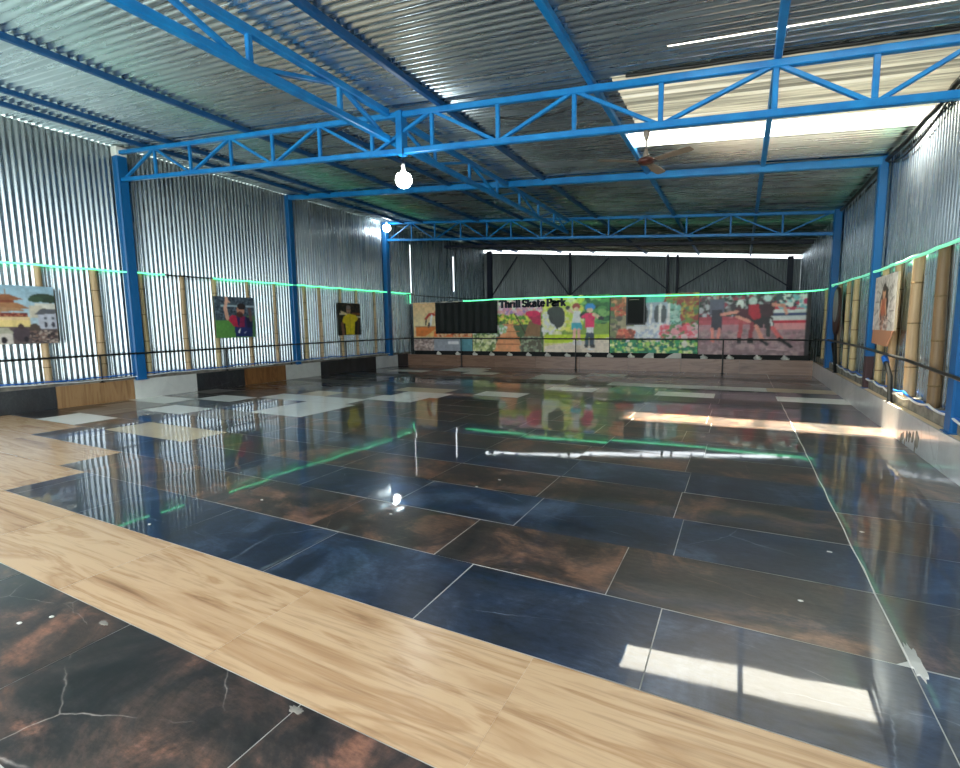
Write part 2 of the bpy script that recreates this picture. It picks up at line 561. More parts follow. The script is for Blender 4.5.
g = MB()
g.add([(-60, -60, -0.06), (60, -60, -0.06), (60, 60, -0.06), (-60, 60, -0.06)], [(0, 1, 2, 3)])
go = obj('ground', g, M['ground'])
struct(go, 'bare earth outside the shed')

# ---------------------------------------------------------------- corrugated sheets
def corr(axis, s0, s1, c, t0, t1, pitch=0.107, amp=0.019, zf=None, mb=None, nt=2, sub=8):
    """Corrugated sheet. axis 'y': wall running along y at x=c; 'x': wall along x at y=c; 'r': roof running along x with waves in y."""
    mb = mb or MB()
    n = max(2, int(round((s1 - s0) / pitch * sub)))
    S = np.linspace(s0, s1, n + 1)
    vs = []
    for s in S:
        w = amp * math.sin(2 * math.pi * s / pitch)
        for k in range(nt):
            t = t0 + (t1 - t0) * k / (nt - 1)
            if axis == 'y':
                vs.append((c + w, s, t))
            elif axis == 'x':
                tt = t
                if zf and k == nt - 1:
                    tt = zf(s)
                vs.append((s, c + w, tt))
            else:
                vs.append((t, s, roofz(t) + w + c))
    fs = []
    for i in range(n):
        for k in range(nt - 1):
            a = i * nt + k
            fs.append((a, a + nt, a + nt + 1, a + 1))
    return mb.add(vs, fs, True)

# left wall: sheets with two gaps that let daylight in near the far end
lw = MB()
ztop = roofz(WL) - 0.009
corr('y', YF, 18.165, WL, 0.0, ztop, mb=lw)
corr('y', 18.165, 18.185, WL, 0.0, 3.1, mb=lw)
corr('y', 18.165, 18.185, WL, 5.15, ztop, mb=lw)
corr('y', 18.185, 21.81, WL, 0.0, ztop, mb=lw)
corr('y', 21.81, 21.85, WL, 0.0, 3.35, mb=lw)
corr('y', 21.81, 21.85, WL, 5.05, ztop, mb=lw)
corr('y', 21.85, YW, WL, 0.0, ztop, mb=lw)
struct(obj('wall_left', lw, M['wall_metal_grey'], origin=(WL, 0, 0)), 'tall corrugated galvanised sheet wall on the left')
rw = MB()
corr('y', YF, YW, WR, 0.0, roofz(WR) - 0.01, mb=rw)
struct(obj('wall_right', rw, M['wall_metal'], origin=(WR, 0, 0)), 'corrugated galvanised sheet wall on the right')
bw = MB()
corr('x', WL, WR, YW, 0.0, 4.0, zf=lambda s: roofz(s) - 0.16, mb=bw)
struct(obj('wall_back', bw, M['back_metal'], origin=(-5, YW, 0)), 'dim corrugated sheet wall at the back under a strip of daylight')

rf = MB()
RX0, RX1 = WL - 0.35, WR + 0.12
def roof(y0, y1, x0=RX0, x1=RX1, mb=rf, c=0.0):
    corr('r', y0, y1, c, x0, x1, pitch=0.115, amp=0.020, nt=2, mb=mb)
roof(YF, 6.195)
roof(6.195, 6.26, RX0, -0.85)
roof(6.26, 6.74)
roof(6.74, 8.85, RX0, -1.6)
roof(8.85, 9.60, RX0, -1.8)
roof(9.60, YW)
struct(obj('ceiling', rf, M['roof_metal'], origin=(-5, 0, 5)), 'sloping corrugated galvanised sheet roof seen from below')
sk = MB()
roof(8.85, 9.60, -1.8, RX1, mb=sk)
struct(obj('window_1', sk, M['skylight'], origin=(0, 9.2, 4.5)), 'bright clear fibreglass roof sheet letting daylight in')
sk3 = MB()
roof(6.195, 6.26, -0.85, RX1, mb=sk3)
struct(obj('window_3', sk3, M['seam_sheet'], origin=(0, 6.2, 4.5)), 'thin bright milky strip between two roof sheets')
sk2 = MB()
roof(6.74, 8.85, -1.6, RX1, mb=sk2)
struct(obj('window_2', sk2, M['cream_sheet'], origin=(0, 7.8, 4.5)), 'weathered cream fibreglass roof sheet above the near truss')

# ---------------------------------------------------------------- kerbs
def kerb(name, label, pieces, top_m, parts):
    root = empty(name, parts['org'])
    struct(root, label)
    for lo, hi, m in pieces:
        t = MB()
        t.box(lo, hi)
        o = obj('kerb_tile', t, M[m], root)
        o['kind'] = 'structure'
        c = o.data.color_attributes.new('tile', 'FLOAT_COLOR', 'CORNER')
        rc = [random.random(), random.random(), random.random(), 1]
        c.data.foreach_set('color', np.tile(np.array(rc), len(o.data.loops)))
    for lo, hi, m in parts['extra']:
        t = MB()
        t.box(lo, hi)
        o = obj('ledge', t, M[m], root)
        o['kind'] = 'structure'
    return root

LY = [-0.6, 0.5, 2.0, 3.5, 5.0, 6.52, 8.05, 9.48, 10.95, 12.43, 13.9, 15.34, 16.76, YB]
LM = ['tile_black', 'kerb_wood', 'tile_black', 'tile_black', 'kerb_wood', 'kerb_white', 'tile_black', 'kerb_wood_red', 'kerb_white', 'tile_black', 'tile_black', 'kerb_grey', 'tile_black']
KL, KR, KB = 0.467, 0.41, 0.44
kerb('baseboard_left', 'left rink kerb of black, brown and white tiles',
     [((XL - 0.03, a + 0.004, 0), (XL, b - 0.004, KL), m) for a, b, m in zip(LY[:-1], LY[1:], LM)], None,
     {'org': (XL, 8, 0), 'extra': [((WL - 0.06, YF, 0), (XL - 0.03, YB, KL - 0.012), 'concrete'), ((WL - 0.06, YF, KL - 0.012), (XL - 0.06, YB + 0.3, 0.53), 'concrete')]})
RY = [YF + 1.5 * k for k in range(12)] + [YB]
kerb('baseboard_right', 'right rink kerb of pale grey marble tiles with a cream top',
     [((XR, a + 0.003, 0), (XR + 0.02, b - 0.003, KR), 'kerb_grey') for a, b in zip(RY[:-1], RY[1:])], None,
     {'org': (XR, 8, 0), 'extra': [((XR + 0.02, YF, 0), (WR + 0.06, YB, KR - 0.006), 'ledge'), ((XR + 0.105, YF, KR - 0.006), (WR + 0.06, YB + 0.4, 0.55), 'concrete')]})
BX = [XL, -11.9] + [-11.9 + 1.7 * k for k in range(1, 8)] + [XR]
BX = sorted(set(min(b, XR) for b in BX))
kerb('baseboard_back', 'far rink kerb of dark tan wood look tiles',
     [((a + 0.003, YB, 0), (b - 0.003, YB + 0.03, KB), 'kerb_brown') for a, b in zip(BX[:-1], BX[1:])], None,
     {'org': (-5, YB, 0), 'extra': [((XL, YB + 0.03, 0), (XR, YB + 0.28, KB - 0.01), 'concrete')]})

# ---------------------------------------------------------------- steel frame
def column(x, y, z0, w, d, label, foot=None, ztop=None):
    t = empty('steel_column', (x, y, z0))
    zt = ztop or roofz(x) - 0.05
    b = MB()
    zb = z0
    if foot:
        f = MB()
        f.bar((x, y, z0), (x, y, foot), w, d)
        o = obj('column_foot', f, M['rust'], t)
        o['label'] = 'dark unpainted rusty foot of the post'
        zb = foot
    b.bar((x, y, zb), (x, y, zt), w, d)
    obj('shaft', b, M['blue_part_shaded'], t)
    p = MB()
    p.box((x - w * 0.62, y - d * 0.62, z0), (x + w * 0.62, y + d * 0.62, z0 + 0.012))
    obj('base_plate', p, M['blue_part_shaded'], t)
    return tag(t, label, 'column', 'blue steel columns along the walls')
c1 = column(-12.72, 6.70, 0.45, 0.20, 0.24, 'blue steel column carrying the left end of the near truss')
c2 = column(-12.72, 11.50, 0.45, 0.16, 0.20, 'blue steel column between the two footballer pictures on the left wall')
c3 = column(-12.72, 16.30, 0.45, 0.20, 0.24, 'blue steel column under the far bulb at the left end of the far truss')
c4 = column(2.06, 6.88, 0.405, 0.16, 0.20, 'blue steel column at the right picture edge, nearest on the right wall')
c5 = column(2.03, 10.95, 0.405, 0.13, 0.15, 'slim blue steel column with rusty foot in the middle of the right wall', foot=0.97)
c6 = column(2.03, 15.45, 0.405, 0.17, 0.26, 'blue steel column on the right at the banner end, under the far truss')
w = MB()
w.bar((-12.72, 6.70, roofz(-12.72) - 0.24), (-12.72, 6.70, roofz(-12.72) - 0.045), 0.215, 0.255)
o = obj('joint_patch', w, M['white'], c1)
o['label'] = 'pale patch at the column head'

def truss(name, y0, y1, x0, x1, top, bot, nodes, cw, ww, label, flip=0, post=None):
    """Girder across the hall. top/bot: (z at x0, z at x1). Diagonals zigzag between vertical struts."""
    t = empty(name, ((x0 + x1) / 2, (y0 + y1) / 2, bot[0]))
    def P(x, e):
        k = (x - x0) / (x1 - x0)
        return (x, y0 + (y1 - y0) * k, e[0] + (e[1] - e[0]) * k)
    a = MB()
    a.bar(P(x0, top), P(x1, top), cw)
    obj('top_chord', a, M['blue'], t)
    a = MB()
    a.bar(P(x0, bot), P(x1, bot), cw)
    obj('bottom_chord', a, M['blue'], t)
    for x in nodes:
        a = MB()
        a.bar(P(x, bot), P(x, top), ww, ww * 0.9, up=(0, 1, 0))
        obj('vertical_strut', a, M['blue'], t)
    xs = [x0 + 0.06] + list(nodes) + [x1 - 0.06]
    for i in range(len(xs) - 1):
        up = (i + flip) % 2 == 0
        a = MB()
        a.bar(P(xs[i], bot if up else top), P(xs[i + 1], top if up else bot), ww, ww * 0.8)
        obj('diagonal_strut', a, M['blue'], t)
    if post:
        a = MB()
        q = P(post, bot)
        a.box((post - 0.055, q[1] - 0.075, q[2] - 0.06), (post + 0.055, q[1] + 0.075, P(post, top)[2] + 0.04))
        obj('splice_post', a, M['blue'], t)
    return tag(t, label, 'truss', 'blue roof trusses')

truss('roof_truss', 6.68, 6.68, -12.62, 2.0, (5.62, 4.24), (5.03, 3.735),
      [-11.33, -10.12, -8.86, -7.71, -6.55, -5.41, -4.26, -3.16, -2.05, -0.97, 0.23, 1.12], 0.084, 0.058,
      'long blue lattice truss crossing the hall nearest the camera, bulb hanging from it', post=-4.83)
truss('roof_truss', 16.3, 15.45, -12.62, 1.97, (5.70, 4.29), (5.05, 3.77),
      [-11.4, -10.3, -9.15, -8.05, -7.1, -5.98, -4.9, -3.73, -2.63, -1.49, -0.36, 0.86], 0.085, 0.05,
      'far blue lattice truss crossing the hall in front of the back wall', flip=0)

def long_truss(y0, y1, zt, zb, nodes, label, cw=0.10, ww=0.065):
    x = -5.05
    t = empty('ridge_truss', (x, (y0 + y1) / 2, zb))
    for n, z in (('top_chord', zt), ('bottom_chord', zb)):
        a = MB()
        a.bar((x, y0, z), (x, y1, z), cw)
        obj(n, a, M['blue'], t)
    for y in nodes:
        a = MB()
        a.bar((x, y, zb), (x, y, zt), ww)
        obj('vertical_strut', a, M['blue'], t)
    ys = [y0 + 0.05] + list(nodes) + [y1 - 0.05]
    for i in range(len(ys) - 1):
        up = i % 2 == 1
        a = MB()
        a.bar((x, ys[i], zb if up else zt), (x, ys[i + 1], zt if up else zb), ww, ww * 0.8)
        obj('diagonal_strut', a, M['blue'], t)
    return tag(t, label, 'truss', 'blue roof trusses')
long_truss(0.2, 6.62, 4.94, 4.55, [1.35, 2.85, 4.13, 5.57], 'blue lattice girder running lengthwise overhead at upper left, ending on the near truss')
long_truss(6.75, 15.8, 4.92, 4.54, [8.0, 9.3, 10.6, 11.9, 13.2, 14.5], 'blue lattice girder running lengthwise from the near truss to the far truss', 0.09, 0.055)

def single_bar(name, p, q, w, h, m, label, cat, group=None):
    a = MB()
    a.bar(p, q, w, h)
    return tag(obj(name, a, M[m]), label, cat, group)
single_bar('roof_beam', (-12.62, 11.48, roofz(-12.62) - 0.12), (2.0, 10.93, roofz(2.0) - 0.13), 0.12, 0.14, 'blue', 'plain blue steel roof beam crossing the hall behind the ceiling fan', 'beam')
single_bar('roof_beam', (-12.6, 20.6, roofz(-12.6) - 0.42), (2.05, 20.2, roofz(2.05) - 0.16), 0.10, 0.12, 'navy', 'dark blue cross beam seen under the far truss in the dim back of the hall', 'beam')
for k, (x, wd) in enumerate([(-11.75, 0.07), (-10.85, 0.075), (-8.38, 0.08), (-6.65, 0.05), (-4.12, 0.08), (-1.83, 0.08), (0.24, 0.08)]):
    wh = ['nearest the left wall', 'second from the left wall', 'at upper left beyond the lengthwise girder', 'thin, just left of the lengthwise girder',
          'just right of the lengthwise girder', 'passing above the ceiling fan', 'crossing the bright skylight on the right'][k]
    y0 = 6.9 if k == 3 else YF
    single_bar('roof_purlin', (x, y0, roofz(x) - 0.065), (x, YW, roofz(x) - 0.065), wd, 0.085, 'blue' if k > 4 else 'blue_shaded', 'blue roof purlin running lengthwise, ' + wh, 'purlin', 'purlins under the roof sheets')

# back wall framing
for x, w_, lab in ((-12.45, 0.30, 'dark navy post in the left corner of the back wall'), (1.75, 0.22, 'dark navy post in the right corner of the back wall'),
                   (-7.86, 0.11, 'thin dark post on the back wall above the title banner'), (-3.15, 0.10, 'left of a pair of dark posts on the back wall'), (-2.72, 0.10, 'right of a pair of dark posts on the back wall')):
    single_bar('wall_post', (x, YW - 0.14, 0), (x, YW - 0.14, roofz(x) - 0.08), w_, 0.12, 'navy', lab, 'post', 'posts on the back wall')
for p, q, lab in (((-12.3, 3.2), (-10.75, 5.25), 'dark diagonal brace on the back wall, leftmost'), ((-9.4, 5.15), (-7.9, 3.15), 'dark diagonal brace falling to the thin back wall post from its left'),
                  ((-7.75, 3.15), (-5.85, 4.85), 'dark diagonal brace rising to the right from the thin back wall post'), ((-5.0, 4.75), (-3.1, 3.15), 'dark diagonal brace falling to the paired back wall posts'),
                  ((-2.7, 3.15), (-0.68, 4.35), 'dark diagonal brace rising to the right from the paired posts'), ((0.03, 4.3), (1.75, 3.05), 'dark diagonal brace on the back wall, rightmost')):
    single_bar('diagonal_brace', (p[0], YW - 0.235, p[1]), (q[0], YW - 0.235, q[1]), 0.09, 0.05, 'navy', lab, 'brace', 'diagonal braces on the back wall')

# ---------------------------------------------------------------- bamboo poles
def bamboo(x, y, z0, z1, r, m, label, group, dy=0.0):
    t = empty('bamboo_pole', (x, y, z0))
    rnd = random.Random(int(y * 100) + int(x))
    n = 16
    pts, rs = [], []
    for i in range(n + 1):
        k = i / n
        pts.append((x + 0.006 * math.sin(5 * k + y), y + dy * k + 0.012 * math.sin(4 * k + 2 * y), z0 + (z1 - z0) * k))
        rs.append(r * (1.06 - 0.12 * k))
    a = MB()
    a.tube(pts, rs, 10)
    obj('culm', a, M[m], t)
    z = z0 + 0.2 + rnd.random() * 0.3
    while z < z1 - 0.1:
        k = (z - z0) / (z1 - z0)
        rr = r * (1.06 - 0.12 * k)
        c = (x + 0.006 * math.sin(5 * k + y), y + dy * k + 0.012 * math.sin(4 * k + 2 * y), z)
        b = MB()
        b.lathe([(rr * 0.98, -0.012), (rr * 1.09, -0.004), (rr * 1.09, 0.004), (rr * 0.98, 0.012)], c, 10)
        obj('node_ring', b, M['bamboo_node'], t)
        z += 0.45 + 0.2 * rnd.random()
    return tag(t, label, 'bamboo pole', group)
LBAM = [(4.95, 'tan', 0.065), (5.95, 'tan', 0.075), (6.93, 'pale', 0.055), (7.92, 'tan', 0.06), (8.79, 'pale', 0.06), (9.83, 'tan', 0.05), (10.77, 'tan', 0.05), (11.95, 'pale', 0.06),
        (12.62, 'tan', 0.06), (13.63, 'tan', 0.05), (14.45, 'tan', 0.05), (15.5, 'tan', 0.05)]
LWH = ['behind the temple picture', 'between temple picture and near blue column', 'just right of the near blue column', 'midway between near column and red footballer',
       'under the left edge of the red footballer', 'under the right edge of the red footballer', 'just left of the middle blue column', 'just right of the middle blue column',
       'with dark patches, left of the footballer in yellow', 'under the left edge of the footballer in yellow', 'under the right edge of the footballer in yellow', 'just left of the far blue column']
for (y, m, r), wh in zip(LBAM, LWH):
    bamboo(-12.75, y, 0.52, 3.0, r, 'bamboo_' + m, 'bamboo pole on the left wall ' + wh, 'bamboo poles on the left wall')
RBAM = [(7.75, 'brown', 0.062, 'nearest the camera, brownest'), (8.74, 'tan', 0.062, 'second from the camera, beside its brown neighbour'), (9.70, 'tan', 0.052, 'touching the right edge of the cracked wall picture'),
        (10.45, 'pale', 0.05, 'behind the cracked wall picture'), (12.75, 'pale', 0.055, 'first beyond the slim column'), (13.6, 'pale', 0.045, 'second beyond the slim column'),
        (14.65, 'tan', 0.045, 'beside the narrow oval board'), (16.9, 'pale', 0.045, 'beyond the far right column')]
for y, m, r, wh in RBAM:
    bamboo(2.085, y, 0.54, 2.47, r, 'bamboo_' + m, 'bamboo pole on the right, ' + wh, 'bamboo poles on the right wall', dy=0.05)

# ---------------------------------------------------------------- pipe rails
def rail(label, pts, posts, r=0.022, pr=0.02):
    t = empty('pipe_rail', ((pts[0][0] + pts[-1][0]) / 2, (pts[0][1] + pts[-1][1]) / 2, 0.4))
    a = MB()
    a.tube(pts, r, 8)
    obj('handrail', a, M['black'], t)
    for ps in posts:
        a = MB()
        a.tube(ps, pr, 8)
        p = obj('post', a, M['black'], t)
        b = MB()
        c = ps[-1]
        b.lathe([(0.001, 0.012), (0.055, 0.012), (0.055, 0), (0.001, 0)], c, 12)
        obj('flange', b, M['black'], p)
    return t
def up(x, y, z0, z1):
    return [(x, y, z1), (x, y, z0)]
xl = -12.6
t = rail('', [(xl, YF, 1.04), (xl, 6.6, 1.08), (xl, 9.3, 1.09), (xl, 13, 1.12), (xl, YB + 0.0, 1.13)], [up(xl, 2.9, 0.467, 1.05), up(xl - 0.06, 5.87, 0.467, 1.07), up(xl - 0.06, 8.95, 0.467, 1.09), up(xl - 0.06, 11.2, 0.467, 1.1), up(xl - 0.06, 13.7, 0.467, 1.12), up(xl - 0.06, 16.9, 0.467, 1.13)])
tag(t, 'long black pipe handrail in front of the left corrugated wall', 'handrail', 'black pipe rails')
t = rail('', [(XL, 17.40, 1.13), (-4.4, 17.40, 1.09), (XR, 17.40, 1.05)], [up(-9.97, 17.40, 0.0, 1.12), up(-5.23, 17.40, 0.0, 1.09), up(-0.47, 17.40, 0.0, 1.06)])
tag(t, 'black pipe handrail crossing in front of the far banners', 'handrail', 'black pipe rails')
xr = 1.97
t = rail('', [(xr, 5.5, 0.96), (xr, 6.7, 1.0), (xr, 8.6, 1.07), (xr, 11.6, 1.12), (xr, 15.2, 1.12), (xr, 17.4, 1.06)],
         [[(xr, 9.55, 1.0), (xr, 9.2, 0.78), (xr, 9.1, 0.406)], [(xr, 14.5, 1.05), (xr, 14.1, 0.75), (xr, 13.9, 0.406)]], 0.022, 0.034)
for y, z in ((9.53, 1.0),):
    a = MB()
    a.tube([(xr, y + 0.07, z + 0.03), (xr, y - 0.05, z - 0.04)], 0.042, 10)
    o = obj('tape_wrap', a, M['hose_blue'], t)
    o['label'] = 'blue tape around the rail joint'
tag(t, 'black pipe handrail with bent posts along the right kerb', 'handrail', 'black pipe rails')

# ---------------------------------------------------------------- green rope light, cables, hoses
def sag(p, q, d, n=8):
    p, q = Vector(p), Vector(q)
    return [tuple(p + (q - p) * (i / n) - Vector((0, 0, 4 * d * (i / n) * (1 - i / n)))) for i in range(n + 1)]
def path(pts, d):
    out = []
    for a, b in zip(pts[:-1], pts[1:]):
        s = sag(a, b, d)
        out += s if not out else s[1:]
    return out
xg = -12.66
t = empty('rope_light', (xg, 8, 2.95))
tag(t, 'thin glowing green rope light strung along the bamboo tops on the left wall', 'rope light', 'green rope lights')
a = MB()
a.tube(path([(xg, y, 2.96 + 0.0045 * (y - 4)) for y in (YF, 2, 4.9, 5.95, 6.9, 7.45)], 0.012), 0.020, 8)
obj('lit_tube', a, M['rope_lit'], t)
a = MB()
a.tube(path([(xg, 7.45, 2.975), (xg, 8.0, 2.98), (xg, 8.72, 2.985)], 0.01), 0.018, 8)
o = obj('unlit_tube', a, M['rope_off'], t)
o['label'] = 'dark unlit stretch of the tube'
a = MB()
a.tube(path([(xg, y, 2.965 + 0.005 * (y - 4.9)) for y in (8.72, 9.8, 10.75, 11.9, 12.6, 13.6, 14.5, 15.5, 16.6, 17.75)], 0.015) + [(xg, 17.77, 2.95), (xg, 17.78, 2.62)], 0.022, 8)
obj('lit_tube', a, M['rope_lit'], t)
t = empty('rope_light', (-4, 17.42, 2.5))
tag(t, 'glowing green rope light along the far banner tops and the right wall', 'rope light', 'green rope lights')
a = MB()
a.tube(path([(-9.85, 17.42, 2.60), (-8.4, 17.42, 2.62), (-6.0, 17.42, 2.60), (-3.6, 17.42, 2.54), (-1.2, 17.42, 2.49), (1.2, 17.42, 2.47), (1.85, 17.3, 2.47)], 0.012) + [(2.0, 16.8, 2.46)], 0.022, 8)
obj('lit_tube', a, M['rope_lit'], t)
a = MB()
a.tube(path([(2.0, 16.8, 2.46), (2.0, 15.2, 2.46), (1.9, 14.6, 2.45), (2.0, 12.75, 2.45), (2.0, 10.9, 2.43), (2.0, 9.7, 2.43), (2.0, 8.74, 2.43), (2.0, 7.75, 2.43), (2.0, 6.5, 2.45)], 0.014), 0.022, 8)
o = obj('lit_tube', a, M['rope_day'], t)
o['label'] = 'paler stretch of the tube on the right wall'
a = MB()
a.tube(path([(xg, 17.78, 2.62), (-11.3, 17.44, 2.60), (-9.85, 17.42, 2.60)], 0.02), 0.010, 6)
o = obj('feed_wire', a, M['hose_white'], t)
o['label'] = 'thin pale wire feeding the light'

def cable(name, pts, r, m, label, cat='cable', group=None):
    a = MB()
    a.tube(pts, r, 6)
    return tag(obj(name, a, M[m]), label, cat, group)
cable('power_cable', path([(-12.6, 17.45, 3.0), (-10.6, 17.5, 2.78), (-8.6, 17.5, 2.64)], 0.03), 0.018, 'cable', 'black cable sloping down above the black shade cloth')
cable('power_cable', path([(-7.6, 6.76, 5.1), (-5.9, 6.76, 4.98)], 0.12), 0.014, 'cable', 'black cable sagging behind the near truss left of the bulb')
cable('power_cable', path([(-3.2, 6.76, 4.56), (-1.95, 6.76, 4.5)], 0.09), 0.014, 'cable', 'black cable sagging behind the near truss right of the bulb')
cable('power_cable', [(x, 6.70 + 0.01 * math.sin(9 * x), roofz(x) - 0.045) for x in np.linspace(-1.4, 2.0, 14)], 0.022, 'cable', 'thick black cable along the roof step above the near truss')
cable('cable_bundle', path([(2.06, 5.2, 4.28), (2.06, 7.9, 4.27), (2.06, 8.9, 4.24), (2.06, 10.7, 4.27), (2.06, 15.2, 4.28)], 0.03), 0.035, 'cable', 'black cable bundle along the top of the right wall')
cable('power_cable', path([(2.08, 5.2, 4.25), (2.08, 8.0, 4.22), (2.08, 9.6, 4.05), (2.08, 10.9, 4.24)], 0.05), 0.015, 'cable', 'thin black cable drooping below the bundle on the right wall')
rnd = random.Random(3)
cable('garden_hose', path([(-12.66, y, 0.60 + 0.02 * math.sin(y * 2.1)) for y in np.arange(YF, 17, 0.9)], 0.015), 0.017, 'hose_blue', 'blue hose lying along the foot of the left wall', 'hose')
cable('white_cable', path([(-12.64, y, 0.545 + 0.02 * math.sin(y * 1.7 + 1)) for y in np.arange(YF, 17, 0.8)], 0.012), 0.012, 'hose_white', 'white cable lying along the foot of the left wall')
cable('garden_hose', path([(2.02, y, 0.60 + 0.02 * math.sin(y * 2.3)) for y in np.arange(5.5, 15.2, 0.8)], 0.03), 0.016, 'hose_blue', 'blue hose along the foot of the bamboo on the right', 'hose')
cable('white_cable', path([(2.0, y, 0.575 + 0.025 * math.sin(y * 1.9)) for y in np.arange(5.5, 15.2, 0.7)], 0.03), 0.014, 'hose_white', 'white cable looping along the foot of the bamboo on the right')

# ---------------------------------------------------------------- bulbs and fan
def bulb(x, y, ztop, zb, label, r=0.085):
    t = empty('light_bulb', (x, y, zb))
    a = MB()
    a.tube([(x, y, ztop), (x, y, zb + 0.30)], 0.006, 6)
    obj('flex', a, M['cable'], t)
    a = MB()
    a.lathe([(0.001, 0.33), (0.022, 0.33), (0.028, 0.31), (0.03, 0.24), (0.024, 0.23)], (x, y, zb), 14)
    obj('socket', a, M['white'], t)
    a = MB()
    prof = [(0.026, 0.235), (0.034, 0.22), (0.055, 0.19)] + [(r * math.sin(th), 0.09 + r * math.cos(th)) for th in np.linspace(math.radians(50), math.pi - 0.001, 9)]
    a.lathe(prof, (x, y, zb), 18)
    obj('glass', a, M['bulb'], t)
    return tag(t, label, 'light bulb', 'bare bulbs')
bulb(-4.77, 6.62, 4.36, 3.80, 'lit white bulb hanging from the near truss', 0.13)
bulb(-12.30, 15.86, 5.70, 5.33, 'lit white bulb at the head of the far left column', 0.15)

fx, fy, fz = -1.13, 6.68, 3.60
ftop = 3.963
t = empty('ceiling_fan', (fx, fy, ftop))
a = MB()
a.lathe([(0.001, 0.0), (0.036, -0.004), (0.042, -0.025), (0.026, -0.09), (0.014, -0.12), (0.001, -0.12)], (fx, fy, ftop), 18)
obj('canopy', a, M['blade'], t)
a = MB()
a.tube([(fx, fy, ftop - 0.12), (fx, fy, fz + 0.08)], 0.012, 10)
obj('downrod', a, M['chrome'], t)
a = MB()
a.lathe([(0.001, 0.16), (0.014, 0.16), (0.027, 0.10), (0.048, 0.045), (0.001, 0.04)], (fx, fy, fz), 18)
obj('lower_canopy', a, M['blade'], t)
a = MB()
a.lathe([(0.001, 0.05), (0.055, 0.048), (0.09, 0.03), (0.102, 0.006), (0.096, -0.018), (0.06, -0.036), (0.001, -0.04)], (fx, fy, fz), 24)
obj('motor', a, M['fan_brown'], t)
for k, (tx, ty) in enumerate(((-0.58, 6.43), (-1.64, 6.31), (-1.02, 7.26))):
    d = Vector((tx - fx, ty - fy, 0))
    L = d.length
    d.normalize()
    s = Vector((-d.y, d.x, 0))
    a = MB()
    c = Vector((fx, fy, fz - 0.005))
    top, bot = [], []
    N = 12
    for i in range(N + 1):
        u = 0.14 + (L - 0.14) * i / N
        kk = i / N
        wdt = 0.040 + 0.022 * math.sin(min(1, kk * 1.3) * math.pi * 0.6)
        if kk > 0.92:
            wdt *= 0.72
        for e in (-1, 1):
            q = c + d * u + s * (e * wdt) + Vector((0, 0, -e * wdt * 0.14))
            top.append(q + Vector((0, 0, 0.003)))
            bot.append(q - Vector((0, 0, 0.003)))
    vs = top + bot
    n2 = len(top)
    fs = []
    for i in range(N):
        b0 = 2 * i
        fs += [(b0, b0 + 1, b0 + 3, b0 + 2), (n2 + b0, n2 + b0 + 2, n2 + b0 + 3, n2 + b0 + 1), (b0, b0 + 2, n2 + b0 + 2, n2 + b0), (b0 + 1, n2 + b0 + 1, n2 + b0 + 3, b0 + 3)]
    fs += [(0, n2, n2 + 1, 1), (n2 - 2, n2 - 1, 2 * n2 - 1, 2 * n2 - 2)]
    a.add(vs, fs)
    bl = obj('blade', a, M['blade'], t)
    b = MB()
    b.bar(c + d * 0.085, c + d * 0.20, 0.028, 0.008)
    obj('blade_iron', b, M['fan_brown'], bl)
tag(t, 'three bladed brown ceiling fan hanging from the near truss before the skylight', 'ceiling fan')

